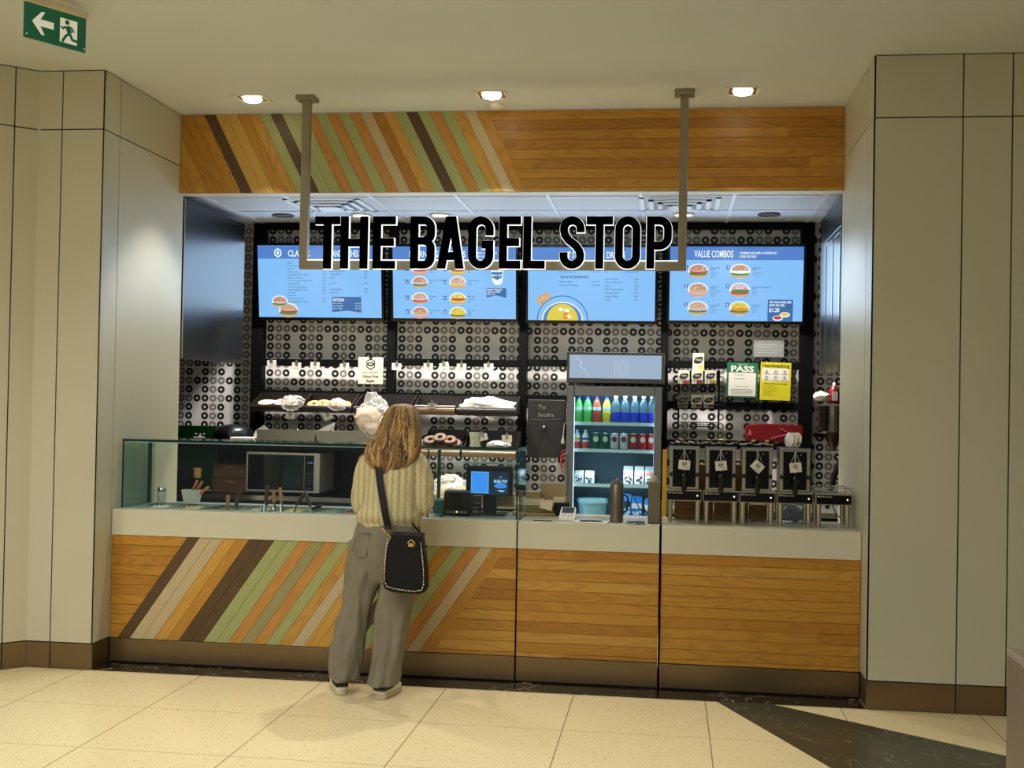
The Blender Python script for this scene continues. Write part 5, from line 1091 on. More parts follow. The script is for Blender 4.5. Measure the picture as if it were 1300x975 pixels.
r_ = thing('food_tub', 'pale blue plastic tub with lid on the lowest fridge shelf', 'tub', (at(752, 640, 2.2).x, 2.2, SH[3]+.001)); mtb2 = mat('tub_pale_blue', (150, 190, 205), .4)
part('tub', MB().lathe([(.10, 0), (.112, .11)], n=28), mtb2, r_); part('lid', MB().lathe([(.120, .11), (.120, .135), (.105, .145)], n=28), mat('lid_pale_blue', (170, 208, 220), .35), r_)
# ================================================================== THINGS ON THE SLAB IN FRONT OF THE FRIDGE
mpit = mat('pitcher_steel', (118, 110, 94), .33, .75)
for i, (px0, px1, pyt, Yp, lb) in enumerate(((774.5, 791.5, 612, .12, 'steel milk pitcher with black handle, left of the two before the fridge'), (823, 839, 612, .12, 'steel milk pitcher holding packets, right of the two before the fridge'))):
    a, b_ = at(px0, pyt, Yp), at(px1, pyt, Yp); w = (b_.x-a.x)/2; q = thing('steel_pitcher', lb, 'pitcher', ((a.x+b_.x)/2, Yp+.04, CZ+.001), 'steel pitchers before the fridge'); h = a.z-CZ
    if i == 0: part('body', MB().lathe([(w*.98, 0), (w, .005), (w, h*.92), (w*.86, h*.98), (w*.5, h*1.03)], n=24), mpit, q)
    else: part('body', MB().box(-w, w, -w, w, 0, h), mpit, q, .005)
    s_ = 1 if i == 0 else -1
    part('handle', MB().tube([(s_*w*.95, 0, h*.68), (s_*w*1.6, 0, h*.64), (s_*w*1.8, 0, h*.45), (s_*w*1.5, 0, h*.28), (s_*w*.95, 0, h*.24)], .0055, 8), mblackp, q)
    if i == 0: part('spout', MB().tube([(-w*.1, -w*.5, h*.95), (0, -w*1.0, h*1.04), (0, -w*1.3, h*1.06)], [.02, .014, .008], 8), mpit, q); part('knob', MB().ball((.006, 0, h*1.07), .007, 8, 6), mat('copper', (190, 110, 80), .3, .8), q)
    else:
        for k in range(4): solo('napkin_packet', MB().box(-.013, .013, 0, .003, 0, .06), mpap, 'folded cream packet sticking out of the right steel pitcher', 'packet', (q.location.x-.024+.014*k, q.location.y-.02+.012*k, CZ+h-.025), 'cream packets in the right steel pitcher', rz=0).rotation_euler = (0, .25-.2*k, 0)
p = at(750, 658, .05); r_ = thing('napkin_tray', 'white tray with a row of small items at the slab edge below the pale tub', 'tray', (p.x, .07, CZ+.001)); 
part('tray', MB().box(-.105, .105, -.05, .10, 0, .006), mt, r_, .003); part('insert', MB().lathe([(.068, .0065), (.070, .012)], n=24, sy=.35), mblackp, r_)
mb = MB()
for k in range(3): mb.ball((-.035+.035*k, -.01, .018), (.012, .008, .006), 8, 6)
part('pods', mb, mcrm, r_)
p = at(807, 662, .06); r_ = thing('steel_plates', 'small stack of thin steel plates between the two pitchers', 'plates', (p.x, .07, CZ+.001))
for k in range(3): part('plate', MB().lathe([(.045, .007*k), (.062-.003*k, .007*k+.004), (.060, .007*k+.006)], n=24, sy=.7), mchrome, r_)
mb = MB()
for k in range(3): mb.box(-.07, .04, .02*k, .02*k+.008, 0, .0015)
solo('slot_vents', mb, mblack, 'three dark slots in the slab left of the card terminal', 'vent', (at(692, 657, .08).x, .07, CZ+.0004))
# ================================================================== DRINK DISPENSERS
mds = mat('dispenser_steel', (178, 170, 150), .26, .85); mdb = mat('dispenser_black', (3, 3, 4), .2, spec=.3)
Yd = .20; kx = 210.0
bz1 = .133; bz2 = .20; urn_h = .252; BW, UW = .208, .176
DISP = []
def stand(xc, label):
    q = thing('steel_stand', label, 'stand', (xc, Yd, CZ+.001), 'steel stands under the drink dispensers'); w = BW/2
    part('base', MB().box(-w, w, 0, .26, bz1, bz2), mds, q, .003)
    part('front_panel', MB().box(-w+.004, w-.004, -.004, 0, bz1+.006, bz2-.008), mdb, q)
    mb = MB(); txt(mb, 'Wilbur Curtis', -w+.024, -.006, bz2-.022, .009, 0); mb.flat(ell(-w+.016, bz2-.018, .005, .005, 8), -.006, 0); part('lettering', mb, mcard, q)
    part('lamp', MB().box(w-.030, w-.022, -.006, -.004, bz1+.03, bz1+.038), em('pilot_white', (255, 240, 230), 1.6), q)
    for sx_ in (-1, 1):
        for yy in (.03, .23): part('leg', MB().lathe([(.012, .0), (.013, .012), (.015, .10), (.017, bz1)], (sx_*(w-.022), yy, 0), 12), mds, q)
    return q
def urn(xc, label, word, rot=0):
    q = thing('drink_dispenser', label, 'drink dispenser', (xc, Yd+.02, CZ+.001+bz2), 'black and steel drink dispensers in a row'); w = UW/2
    part('body', MB().box(-w, w, .0, .22, .0005, urn_h), mds, q, .004)
    part('front_panel', MB().box(-w+.020, w-.020, -.003, 0, .016, urn_h-.012), mdb, q)
    part('top_rim', MB().box(-w-.004, w+.004, -.008, .22, urn_h, urn_h+.008), mchrome, q)
    part('bracket', MB().box(-w*.62, w*.62, -.022, -.004, urn_h*.34, urn_h*.42), mdb, q, .003)
    for s_ in (-1, 1): part('knob', MB().cyl((s_*w*.70, -.012, urn_h*.36), (s_*w*.99, -.012, urn_h*.36), .011, n=10), mblackp, q)
    sp_ = part('spout', MB().lathe([(.010, -.012), (.016, .02), (.022, .05), (.024, .085), (.018, .10)], (0, -.030, 0), 12), mdb, q)
    part('tap_lever', MB().box(-.008, .008, -.075, -.05, .06, .072).box(-.016, .016, -.082, -.074, .05, .08), mblackp, sp_)
    part('gauge', MB().cyl((0, -.008, urn_h*.45), (0, -.008, urn_h*.93), .006, n=8), mclipm, q)
    part('dot', MB().box(w*.35, w*.35+.004, -.006, -.003, urn_h*.88, urn_h*.88+.004), mcard, q)
    t = thing('hanging_tag', 'white square tag on a bead chain hanging on '+word, 'tag', (xc, Yd-.015+.0, CZ+.001+bz2+urn_h*.60), 'tags hanging on the drink dispensers'); 
    mb = MB().box(-.034, .034, -.001, .001, -.030, .026, 0); emblem(mb, 0, .004, .017, -.0015, 1, 0); txt(mb, 'Coffee', .004, -.0015, -.022, .008, 1); mb.tf(Matrix.Rotation(rot, 4, 'Y')); part('card', mb, [mcard, mink], t)
    mb = MB(); 
    R_ = Matrix.Rotation(rot, 3, 'Y'); e1, e2 = R_ @ Vector((-.028, 0, .022)), R_ @ Vector((.028, 0, .022)); top = Vector((0, 0, urn_h*.35)); mb.tube([e1, (e1+top)/2, top, (e2+top)/2, e2], .0016, 5).ball(top, .006, 8, 6).ball(e1, .004, 6, 4).ball(e2, .004, 6, 4)
    part('chain', mb, mclipm, t)
XS = []
for i, (px, lb) in enumerate(((868.5, 'steel stand with pilot light, first from the left, next to the fridge'), (915, 'steel stand with pilot light, second from the left'), (961.5, 'steel stand with pilot light, third from the left'), (1009.5, 'steel stand with pilot light, fourth from the left'), (1058.5, 'steel stand without a dispenser at the right end, with a wire tray'))):
    x = at(px, 633, Yd).x; XS.append(x); stand(x, lb)
for i, (rot, wd_) in enumerate(((.08, 'the first dispenser from the left'), (-.10, 'the second dispenser from the left'), (.72, 'the third dispenser, turned like a diamond'), (-.12, 'the rightmost dispenser'))):
    urn(XS[i]-.002, ('black-fronted drink dispenser, first from the left, next to the fridge', 'black-fronted drink dispenser, second from the left', 'black-fronted drink dispenser, third from the left, with the diamond tag', 'black-fronted drink dispenser at the right end, beside the white lids')[i], wd_, rot)
x = XS[4]; z = CZ+.001+bz2; mb = MB().tube([(-.10, 0, .03), (-.10, .2, .03), (.10, .2, .03), (.10, 0, .03), (-.10, 0, .03)], .0035, 6)
for k in range(2): mb.tube([(-.10+.2*k, 0, .03), (-.10+.2*k, 0, .0)], .003, 6); mb.tube([(-.10+.2*k, .2, .03), (-.10+.2*k, .2, .0)], .003, 6)
mb.tube([(-.1, .0, .016), (.1, .0, .016)], .0025, 6); mb.box(-.09, .09, .02, .18, .0005, .005)
solo('wire_tray', mb, mchrome, 'low chrome wire tray on the empty right-hand steel stand', 'wire tray', (x, Yd+.03, z))
# condiment caddy line on top of the urns
zt2 = CZ+.001+bz2+urn_h+.009; xa_, xb_ = XS[0]-.088, XS[2]+.10
cad = thing('condiment_caddy', 'long low black wire caddy on top of the dispensers, filled with packets', 'caddy', ((xa_+xb_)/2, Yd+.13, zt2)); w = (xb_-xa_)/2
mb = MB()
for yy in (-.08, .06):
    mb.tube([(-w, yy, .032), (w, yy, .032)], .003, 6).tube([(-w, yy, .003), (w, yy, .003)], .003, 6)
    for k in range(9): mb.cyl((-w+2*w*k/8, yy, 0), (-w+2*w*k/8, yy, .032), .003, n=6)
for k in range(9): mb.tube([(-w+2*w*k/8, -.08, .003), (-w+2*w*k/8, .06, .003)], .003, 6)
part('wire_frame', mb, mblack, cad)
for k in range(22):
    x = xa_+.015+(xb_-xa_-.03)*k/21
    mb = MB().box(-.011, .011, -.02, .02, 0, .006); o = solo('sugar_packet', mb, (mpap, mcard, mat('packet_tan', (196, 170, 120), .6))[k % 3], 'small pale sachet lying in the long caddy above the dispensers', 'sachet', (x, Yd+.09+.03*(k % 2), zt2+.012+.008*(k % 3)), 'sachets in the long caddy'); o.rotation_euler = (.3*(k % 3), .2*(k % 2), .3*k)
# lids
mlid = mat('lid_white', (225, 220, 205), .4)
for k in range(3):
    px = (1003, 1010, 1016)[k]; p = at(px, 568, .36)
    mb = MB().lathe([(.044, 0), (.045, .004), (.040, .006), (.038, .010), (.004, .010)], n=24); o = solo('cup_lid', mb, mlid, 'white plastic cup lid leaning in a row on the rightmost dispenser' if k else 'white plastic cup lid at the front left of the leaning row', 'lid', (at(1002, 568, .32).x+.024*k, .30+.018*k, zt2+.047), 'white cup lids leaning in a row'); o.rotation_euler = (PI/2-.12, 0, -1.05)
mb = MB().tube([(-.045, 0, 0), (-.045, 0, .03), (.06, 0, .03), (.06, 0, 0)], .003, 6).tube([(-.045, .06, 0), (-.045, .06, .015), (.06, .06, .015), (.06, .06, 0)], .003, 6); solo('lid_holder', mb, mblack, 'small black wire holder keeping the white lids upright', 'holder', (at(1009, 568, .33).x, .30, zt2-.001))
a, b_ = at(964, 569, .40), at(988, 561.5, .40); solo('wooden_stir_stick', MB().tube([(0, 0, 0), b_-a], .004, 6), mwd, 'brown stick lying slanted on the caddy beside the white lids', 'stick', a)
# cartons behind the dispensers
a, b_ = at(851, 575, .47), at(963, 661, .47)
xq = [at(p_, 600, .47).x for p_ in (856, 907, 952, 985)]
for k in range(3):
    w = (xq[k+1]-xq[k])/2-.004; h = (.34, .345, .10)[k]
    r_ = thing('cardboard_box', ('kraft cardboard box behind the two leftmost dispensers', 'kraft cardboard box behind the second and third dispensers', 'low kraft cardboard box seen between stand legs, third dispenser')[k], 'box', ((xq[k]+xq[k+1])/2, .485, CZ+.001), 'kraft boxes behind the dispensers')
    part('carton', MB().box(-w, w, 0, .10, 0, h), mat('kraft_deep', (150, 112, 62), .7, var=.1), r_, .003)
    mb = MB()
    for q in range(3): mb.box(-w+.03, w-.03, -.001, 0, .03+.03*q, .033+.03*q)
    part('print', mb, mat('kraft_print', (96, 66, 34), .7), r_)
a = at(1005, 655, .48); crumple('plastic_pack', (a.x, .50, CZ+.055), (.085, .05, .05), 'shiny bluish plastic pack lying behind the legs of the rightmost dispenser stand', 'pack', mat('bluish_film', (150, 165, 185), .15, alpha=.9, coat=.5, bump=.8, bscale=20), seed=41)
mb = MB()
for s0 in ((-.95, .0), (-.55, .01), (.0, .0), (.25, .0)): mb.tube([(s0[0], 0, .12), (s0[0]+.03, .01, .05), (s0[0]+.09, .0, .006), (s0[0]+.16, .01, .004)], .0035, 6)
solo('power_cord', mb, mblackp, 'black power cords drooping behind the legs of the steel stands', 'cord', (XS[3], .50, CZ+.002))
a, b_ = at(840, 575, .60), at(847, 655, .60)
r_ = thing('yellow_floor_sign', 'narrow yellow upright board standing between the fridge and the dispensers', 'board', ((a.x+b_.x)/2, .66, 0)); part('board', MB().box(-.014, .014, 0, .02, 0, a.z), mat('sign_yellow', (206, 160, 20), .45), r_, .003); part('top_cap', MB().box(-.014, .014, -.004, .024, a.z+.001, a.z+.02), mat('sign_orange', (220, 140, 20), .45), r_)
# ================================================================== PERSON
def cat_rows(rows, m):
    out = []; n = len(rows)
    for i in range(n-1):
        p0, p1, p2, p3 = rows[max(i-1, 0)], rows[i], rows[i+1], rows[min(i+2, n-1)]
        for k in range(m):
            t = k/m; out.append([.5*(2*b_+(c_-a_)*t+(2*a_-5*b_+4*c_-d_)*t*t+(-a_+3*b_-3*c_+d_)*t**3) for a_, b_, c_, d_ in zip(p0, p1, p2, p3)])
    out.append(list(rows[-1])); return out
def loft(mb, rows, n=40, m=5, disp=None, mi=0, pw=2.3, cap=True):
    # rows (z, cx, rx, cy, ry)
    rs = []
    R_ = cat_rows(rows, m)
    for j, (z, cx, rx, cy, ry) in enumerate(R_):
        ring = []
        for i in range(n):
            a = 2*PI*i/n; c_, s_ = math.cos(a), math.sin(a); q = (abs(c_)**pw+abs(s_)**pw)**(-1/pw)
            d = disp(a, z, j/(len(R_)-1)) if disp else 0
            ring.append(Vector((cx+(rx*q+d)*c_, cy+(ry*q+d)*s_, z)))
        rs.append(ring)
    return mb.rings(rs, mi, True, cap=cap)
P0 = Vector((1.80, -.44, .003))
per = thing('person', 'person with long blond hair, cream knit sweater and grey trousers standing at the counter', 'person', P0)
mskin = mat('skin', (206, 150, 118), .5)
# continuous body grown along a skeleton
J = {'pel': ((.055, 0, .86), .11), 'spi': ((.058, 0, 1.05), .095), 'che': ((.062, 0, 1.23), .10), 'nb': ((.075, -.005, 1.36), .055), 'nt': ((.09, .0, 1.44), .047), 'hd': ((.095, .01, 1.50), .055)}
Ed = [('pel','spi'),('spi','che'),('che','nb'),('nb','nt'),('nt','hd')]
def side(s, tag_, cx=.06):
    X = lambda x: cx+s*x
    kn, an, toe = (((-.125,.01,.46),(-.178,-.02,.09),(-.225,.08,.045)), ((.095,-.01,.45),(.054,-.075,.09),(.072,.03,.045)))[s > 0]
    J['hip'+tag_] = ((X(.09), 0, .80), .085); J['kn'+tag_] = (kn, .055); J['an'+tag_] = (an, .037); J['toe'+tag_] = (toe, .026)
    J['sh'+tag_] = ((X(.110), 0, 1.31), .046); J['el'+tag_] = ((X(.160), .035, 1.022), .038); J['wr'+tag_] = ((X(.09), .225, 1.00), .024)
    pc_ = Vector((X(.062), .295, 1.0)); J['pm'+tag_] = (tuple(pc_), .026)
    Ed.extend([('pel','hip'+tag_),('hip'+tag_,'kn'+tag_),('kn'+tag_,'an'+tag_),('an'+tag_,'toe'+tag_),('che','sh'+tag_),('sh'+tag_,'el'+tag_),('el'+tag_,'wr'+tag_),('wr'+tag_,'pm'+tag_)])
    for k in range(4):                                # four fingers, unequal, bent over the front
        off = (.027-.018*k)*s; L1 = (.030, .034, .032, .025)[k]
        a = pc_+Vector((off*.9, .030, .004)); b_ = a+Vector((-.002*s, L1, -.006)); c_ = b_+Vector((-.003*s, L1*.55, -.018)); 
        for nm, p, r in (('a', a, .0098), ('b', b_, .0088), ('c', c_, .0078)): J[nm+tag_+str(k)] = (tuple(p), r)
        Ed.extend([('pm'+tag_, 'a'+tag_+str(k)), ('a'+tag_+str(k), 'b'+tag_+str(k)), ('b'+tag_+str(k), 'c'+tag_+str(k))])
    a = pc_+Vector((-.032*s, -.008, .0)); b_ = a+Vector((-.014*s, .022, -.004)); c_ = b_+Vector((-.002*s, .024, -.006))
    for nm, p, r in (('ta', a, .0115), ('tb', b_, .010), ('tc', c_, .0088)): J[nm+tag_] = (tuple(p), r)
    Ed.extend([('pm'+tag_, 'ta'+tag_), ('ta'+tag_, 'tb'+tag_), ('tb'+tag_, 'tc'+tag_)])
side(-1, 'L'); side(1, 'R')
ks = list(J); me = bpy.data.meshes.new('sk'); me.from_pydata([J[k][0] for k in ks], [(ks.index(a), ks.index(b_)) for a, b_ in Ed], [])
so = bpy.data.objects.new('sk', me); COL.objects.link(so); sk = so.modifiers.new('s', 'SKIN'); sk.use_smooth_shade = True
if not me.skin_vertices: me.attributes
for i, k in enumerate(ks):
    v = me.skin_vertices[0].data[i]; v.radius = (J[k][1], J[k][1]); v.use_root = (k == 'pel')
sb = so.modifiers.new('b', 'SUBSURF'); sb.levels = 2
bpy.context.view_layer.update()
ev = so.evaluated_get(bpy.context.evaluated_depsgraph_get()).to_mesh()
body = MB(); body.add([v.co.copy() for v in ev.vertices], [tuple(p.vertices) for p in ev.polygons], 0, True)
so.evaluated_get(bpy.context.evaluated_depsgraph_get()).to_mesh_clear(); bpy.data.objects.remove(so)
HCn = Vector((.097, .015, 1.525))
k0 = len(body.v); body.ball((0, 0, 0), (.072, .088, .105), 40, 30)
for i in range(k0, len(body.v)):
    v = body.v[i].copy(); f_ = max(0, v.y/.088)
    ga = lambda x, z, sx_, sz_: math.exp(-((v.x-x)/sx_)**2-((v.z-z)/sz_)**2)*f_
    v.y += .024*ga(0, -.022, .011, .020)+.010*ga(0, -.002, .008, .022)-.009*(ga(.030, .006, .015, .010)+ga(-.030, .006, .015, .010))+.006*ga(0, -.058, .022, .008)+.010*ga(0, -.088, .024, .014)+.004*ga(0, .03, .04, .01)
    v.x *= 1-.28*max(0, -v.z-.03)/.075; v.x += (1 if v.x > 0 else -1)*.003*ga(.045*(1 if v.x > 0 else -1), -.02, .02, .02)
    body.v[i] = v+HCn
for s_ in (-1, 1): body.ball(HCn+Vector((s_*.074, -.004, -.008)), (.009, .017, .028), 10, 8)
bo = part('body', body, mskin, per)
for s_ in (-1, 1):
    e_ = part('eye', MB().ball(HCn+Vector((s_*.030, .0715, .006)), (.012, .009, .0065), 12, 8), mat('eye_white', (230, 225, 218), .2), bo)
    part('iris', MB().ball(HCn+Vector((s_*.030, .0775, .006)), (.0058, .0038, .0055), 10, 6), mat('iris_brown', (70, 46, 30), .2), e_)
    part('eyebrow', MB().tube([HCn+Vector((s_*.018, .088, .024)), HCn+Vector((s_*.032, .087, .028)), HCn+Vector((s_*.048, .074, .022))], [.002, .0026, .001], 6), mat('brow', (120, 88, 52), .7), bo)
part('mouth', MB().ball(HCn+Vector((0, .084, -.058)), (.019, .006, .005), 14, 8), mat('lips', (178, 96, 88), .45), bo)
# slight lean of the upper body to the right
def lean(mb):
    for v in mb.v:
        t = max(0, min(1, (v.z-.90)/.30)); v.x += .020*t*t*(3-2*t)
    return mb
for o_ in [bo]+list(bo.children):
    for v in o_.data.vertices:
        t = max(0, min(1, (v.co.z-.90)/.30)); v.co.x += .020*t*t*(3-2*t)
# trousers
mtr = mat('grey_corduroy', (118, 110, 92), .85, var=.12, vscale=7, bump=.25, bscale=220)
def fold(seed, amp):
    def f_(a, z, t): return amp*(noise.noise(Vector((math.cos(a)*1.6+seed, math.sin(a)*1.6, z*3.2)))+.6*noise.noise(Vector((math.cos(a)*3.4, seed+math.sin(a)*3.4+z*9, z*5))))
    return f_
mb = MB()
loft(mb, [(.972, .056, .172, 0, .112), (.93, .054, .182, 0, .122), (.86, .050, .197, -.006, .138), (.78, .045, .198, -.006, .132), (.71, .033, .188, 0, .12), (.65, .018, .150, 0, .095), (.615, .010, .06, 0, .05)], 56, 6, fold(3, .007))
loft(mb, [(.86, -.05, .10, 0, .118), (.72, -.066, .112, 0, .122), (.60, -.094, .102, 0, .110), (.44, -.127, .092, 0, .098), (.27, -.158, .094, -.004, .100), (.15, -.172, .090, -.008, .104), (.096, -.180, .084, -.014, .104)], 48, 9, fold(8, .023))
loft(mb, [(.86, .15, .10, 0, .118), (.72, .140, .112, 0, .122), (.60, .113, .102, -.004, .110), (.44, .095, .094, -.012, .098), (.25, .071, .086, -.034, .098), (.12, .056, .082, -.056, .100), (.076, .047, .079, -.064, .100)], 48, 9, fold(15, .023))
tr = part('trousers', mb, mtr, per)
mse = mat('trouser_seam', (98, 90, 74), .9)
ms = MB(); ms.tube([(-.092, -.118, .90), (-.115, -.136, .82), (-.075, -.138, .775), (-.03, -.140, .79), (-.02, -.130, .905)], .0022, 6); ms.tube([(-.09, -.116, .914), (-.06, -.122, .912), (-.01, -.128, .91)], .002, 6)
ms.tube([(.052, -.120, .96), (.048, -.141, .85), (.03, -.128, .72)], .002, 6)
part('pocket_seam', ms, mse, tr)
# sweater
msw = mat('cream_knit', (220, 212, 188), .9)
N, L, ma, mix = nodes(msw); b = N['Principled BSDF']; tc = N.new('ShaderNodeTexCoord'); sx = N.new('ShaderNodeSeparateXYZ'); L.new(tc.outputs['Object'], sx.inputs[0])
wv = ma('ABSOLUTE', ma('SINE', ma('ADD', ma('MULTIPLY', sx.outputs[0], 88), ma('MULTIPLY', ma('SINE', ma('MULTIPLY', sx.outputs[2], 130)), .22))))
kn_ = ma('SINE', ma('MULTIPLY', sx.outputs[2], 620)); hh = ma('ADD', wv, ma('MULTIPLY', kn_, .12))
bp = N.new('ShaderNodeBump'); bp.inputs['Strength'].default_value = .7; bp.inputs['Distance'].default_value = .006; L.new(hh, bp.inputs['Height']); L.new(bp.outputs['Normal'], b.inputs['Normal'])
L.new(mix(ma('MULTIPLY', wv, .7), lin((172, 158, 116)), lin((208, 196, 154))), b.inputs['Base Color'])
def knit(seed):
    f0 = fold(seed, .008)
    return lambda a, z, t: (f0(a, z, t)+.0025*abs(math.sin(a*14)))*max(.06, min(1, (z-.965)/.05))
mb = MB()
loft(mb, [(.938, .055, .170, 0, .114), (.965, .055, .174, 0, .120), (.982, .054, .178, 0, .134), (1.01, .053, .180, 0, .148), (1.06, .054, .164, 0, .144), (1.16, .056, .150, 0, .134), (1.26, .060, .152, -.004, .116), (1.325, .064, .146, -.006, .094), (1.36, .07, .118, -.006, .074), (1.385, .076, .075, -.004, .060), (1.40, .078, .062, 0, .056)], 84, 6, knit(5))
def sleeve(s, cx=.058):
    pts = [(.09, 0, 1.322, .050), (.125, 0, 1.300, .062), (.150, 0, 1.25, .066), (.163, .004, 1.17, .068), (.168, .012, 1.10, .067), (.168, .022, 1.065, .065), (.166, .036, 1.045, .058), (.163, .042, 1.035, .046)]
    rows = cat_rows(pts, 5); P = [Vector((cx+s*r[0], r[1], r[2])) for r in rows]; k = len(mb.v); mb.tube(P, [r[3] for r in rows], 40)
    for i in range(k, len(mb.v)):
        v = mb.v[i]; j_ = min(range(len(P)), key=lambda q: (P[q]-v).length); d = (v-P[j_]); a = math.atan2(d.y, d.x)
        if d.length > 1e-5: mb.v[i] = v+d.normalized()*(.008*noise.noise(v*11+Vector((s, 0, 0)))+.002*abs(math.sin(a*9)))
    part_pts = P[-1]
sleeve(-1); sleeve(1)
sw = part('sweater', lean(mb), msw, per)
# hair
mh = [mat('hair_gold', (150, 112, 62), .5, spec=.3), mat('hair_light', (200, 164, 106), .45, spec=.35), mat('hair_brown', (100, 76, 48), .45, spec=.5), mat('hair_dark', (64, 48, 30), .5)]
hr = [(1.632, .104, .012, .005, .02), (1.625, .102, .050, .006, .062), (1.604, .101, .076, .008, .092), (1.572, .099, .091, .002, .106), (1.545, .099, .098, -.016, .104), (1.52, .098, .106, -.020, .104), (1.46, .088, .120, -.028, .098), (1.41, .075, .140, -.045, .085), (1.36, .062, .148, -.062, .070), (1.31, .055, .125, -.085, .045), (1.27, .050, .085, -.100, .025), (1.245, .045, .03, -.110, .012)]
mb = MB(); loft(mb, hr[:8]+[(1.33, .060, .110, -.075, .045), (1.31, .060, .05, -.08, .02)], 56, 6, lambda a, z, t: .005*math.sin(a*17+z*30)*min(1, t*3)+.004*math.sin(a*7-z*50)*t, pw=2.0)
ha = part('hair', lean(mb), mh[0], per)
HR = cat_rows(hr, 10)
def surf(z, a, k=1.0):
    r_ = min(HR, key=lambda q: abs(q[0]-z)); return Vector((r_[1]+r_[2]*k*math.cos(a), r_[3]+r_[4]*k*math.sin(a), z))
mb = MB()
CL = [(random.uniform(-PI*1.12, PI*.12), random.uniform(1.20, 1.40), random.uniform(0, 6.28), random.uniform(.03, .13), random.uniform(-.45, .45), random.choices((0, 1, 2, 3), (4, 3, 4, 1.5))[0]) for k in range(64)]
for q in range(1300):
    ck = CL[q % 64]; a = ck[0]+random.gauss(0, .075); mi = ck[5] if random.random() < .6 else random.choices((0, 1, 2, 3), (4, 3, 3, 1))[0]
    z0_ = random.uniform(1.50, 1.618) if q % 3 else 1.616; z1_ = ck[1]+random.uniform(0, .05) - (.0 if math.cos(a) < .5 else -.05); ph = ck[2]+random.gauss(0, .15); amp = ck[3]; r0 = random.uniform(.0016, .0034)
    P = []; M_ = 16; kq = random.uniform(1.0, 1.05); drift = ck[4]+random.gauss(0, .05)
    for j_ in range(M_+1):
        t = j_/M_; z = z0_+(z1_-z0_)*t; aa = ck[0]+(a-ck[0])*(1.25-.75*t)+amp*math.sin(ph+t*7)*t*1.8+drift*t*t
        p = surf(z, aa, kq+.02*t); p.z += 0; P.append(p)
    rr_ = [r0*(.35+1.0*math.sin(PI*min(1, .12+t*.75)))*(1 if t < .85 else (1-t)/.15*.8+.15) for t in [j_/M_ for j_ in range(M_+1)]]
    mb.tube(P, rr_, 4, mi)
for q in range(26):                                   # loose lock flaring over the left shoulder
    x = random.uniform(-.05, -.01); P = [Vector((x+.01, -.045, 1.43)), Vector((x-.01, -.055-random.random()*.03, 1.385)), Vector((x-.04-random.random()*.02, -.045, 1.35)), Vector((x-.065-random.random()*.03, -.02, 1.335-random.random()*.02))]
    rows = cat_rows([tuple(p) for p in P], 4); mb.tube(rows, [.005*(1-.8*i/len(rows)) for i in range(len(rows))], 5, random.choice((0, 1, 2)))
part('strands', lean(mb), mh, ha, kind='stuff')
# shoes
mshw = mat('shoe_white', (224, 216, 196), .5); mshs = mat('shoe_sole', (196, 180, 148), .6); mshb = mat('shoe_band', (24, 24, 26), .5)
def shoe(hx, hy, ang, s):
    T_ = Matrix.Translation((hx, hy, 0)) @ Matrix.Rotation(ang, 4, 'Z')
    out = [(-.028, .004, .034), (.0, -.022, .0)]
    pr = [(0, .026), (.03, .034), (.08, .036), (.14, .041), (.19, .043), (.235, .034), (.262, .012)]
    def ring(z, k, tz=0): return [Vector((s*.0+w*k*q, y*1.0-.0, z+tz*max(0, (y-.16))/.1)) for q in (1,) for y, w in pr]+[Vector((-w*k*.92, y, z+tz*max(0, (y-.16))/.1)) for y, w in reversed(pr)]
    mbs = MB().rings([ring(0, .97), ring(.006, 1.05), ring(.024, 1.05), ring(.028, .98)], 0).tf(T_)
    mbu = MB().rings([ring(.026, .98), ring(.045, .98), [Vector((v.x*.82, .012+v.y*.80, .075 if v.y < .12 else .075-.25*(v.y-.12))) for v in ring(0, 1)], [Vector((v.x*.62, .02+v.y*.46, .098)) for v in ring(0, 1)]], 0).tf(T_)
    o = part('shoe', mbu, mshw, per); part('sole', mbs, mshs, o)
    part('heel_band', MB().box(-.036, .036, -.009, .03, .047, .064).box(-.038, -.031, .03, .14, .044, .062).box(.031, .038, .03, .14, .044, .062).tf(T_), mshb, o, .003)
shoe(-.178, -.060, .42, -1); shoe(.050, -.108, -.16, 1)
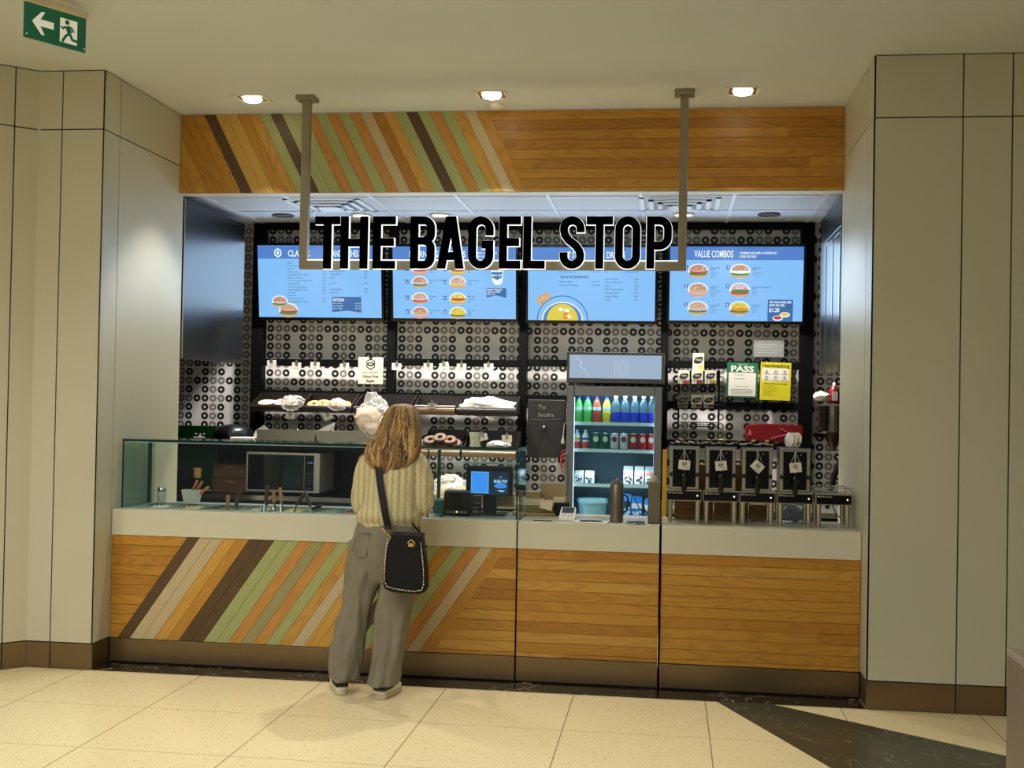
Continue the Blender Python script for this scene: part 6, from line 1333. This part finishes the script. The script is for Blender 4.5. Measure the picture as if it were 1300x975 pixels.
# handbag
mbk = mat('black_leather', (7, 6, 7), .5, spec=.22, bump=.1, bscale=60)
bg = thing('handbag', 'black studded leather handbag on a broad strap hanging at the hip of the person', 'handbag', P0+Vector((.077, 0, 0)))
out = [(.008, .655), (.020, .628), (.06, .612), (.20, .606), (.238, .616), (.250, .645), (.245, .74), (.228, .86), (.215, .925), (.055, .925), (.030, .86), (.012, .74)]
part('body', MB().prism(out, -.242, -.150, 0), mbk, bg, .012)
part('flap', MB().prism([(.05, .93), (.06, .86), (.10, .835), (.17, .835), (.212, .86), (.220, .93)], -.252, -.148, 0), mbk, bg, .006)
mst = mat('stud_silver', (225, 222, 210), .25, .9); mb = MB()
path = [(.034, .90), (.026, .84), (.020, .74), (.020, .672), (.034, .645), (.07, .634), (.13, .627), (.19, .624), (.226, .632), (.236, .66), (.234, .74), (.222, .84), (.214, .90)]
acc = 0
for (a, b_), (c_, d_) in zip(path, path[1:]):
    L_ = math.hypot(c_-a, d_-b_); n_ = max(1, int(L_/.0115))
    for k in range(n_): t = k/n_; mb.ball((a+(c_-a)*t, -.244, b_+(d_-b_)*t), (.0043, .003, .0043), 6, 4)
part('studs', mb, mst, bg, kind='stuff')
mgo = mat('clasp_gold', (214, 180, 110), .25, .9)
mb = MB(); strip(mb, [(.155, .868), (.180, .868), (.186, .888), (.168, .902), (.150, .888)], .005, -.262, -.252, 0, True); mb.box(.160, .175, -.264, -.252, .872, .884); part('clasp', mb, mgo, bg)
def ribbon(mb, pts, w, t=.004):
    rs = []
    for x, y, z in pts: rs.append([Vector((x-w, y-t, z)), Vector((x+w, y-t, z)), Vector((x+w, y+t*.2, z)), Vector((x-w, y+t*.2, z))])
    return mb.rings(rs, 0, False)
sp_ = cat_rows([(-.045, .095, 1.27), (-.046, .082, 1.34), (-.042, .0, 1.385), (-.038, -.085, 1.345), (-.030, -.125, 1.27), (-.016, -.148, 1.17), (.0, -.163, 1.08), (.012, -.172, 1.01), (.022, -.168, .965), (.028, -.176, .945)], 4)
sp_ = [(x-.077+.052+.018*min(1, max(0, (1.3-z)/.3)), y, z) for x, y, z in sp_]
mb = MB(); ribbon(mb, sp_, .020); part('strap', mb, mbk, bg, label='broad black shoulder strap')
mb = MB(); 
for i in range(5): mb.ball((-.010+.013*i, -.180-.008*i, .945-.010*i), (.006, .006, .008), 8, 6)
part('chain', mb, mgo, bg)
mb = MB().tube(cat_rows([(.200, -.17, .918), (.185, -.150, .940), (.155, -.115, .955), (.10, .0, .99), (.03, .150, 1.06), (-.04, .145, 1.20), (-.07, .098, 1.27)], 4), .006, 6); part('rear_strap', mb, mbk, bg)
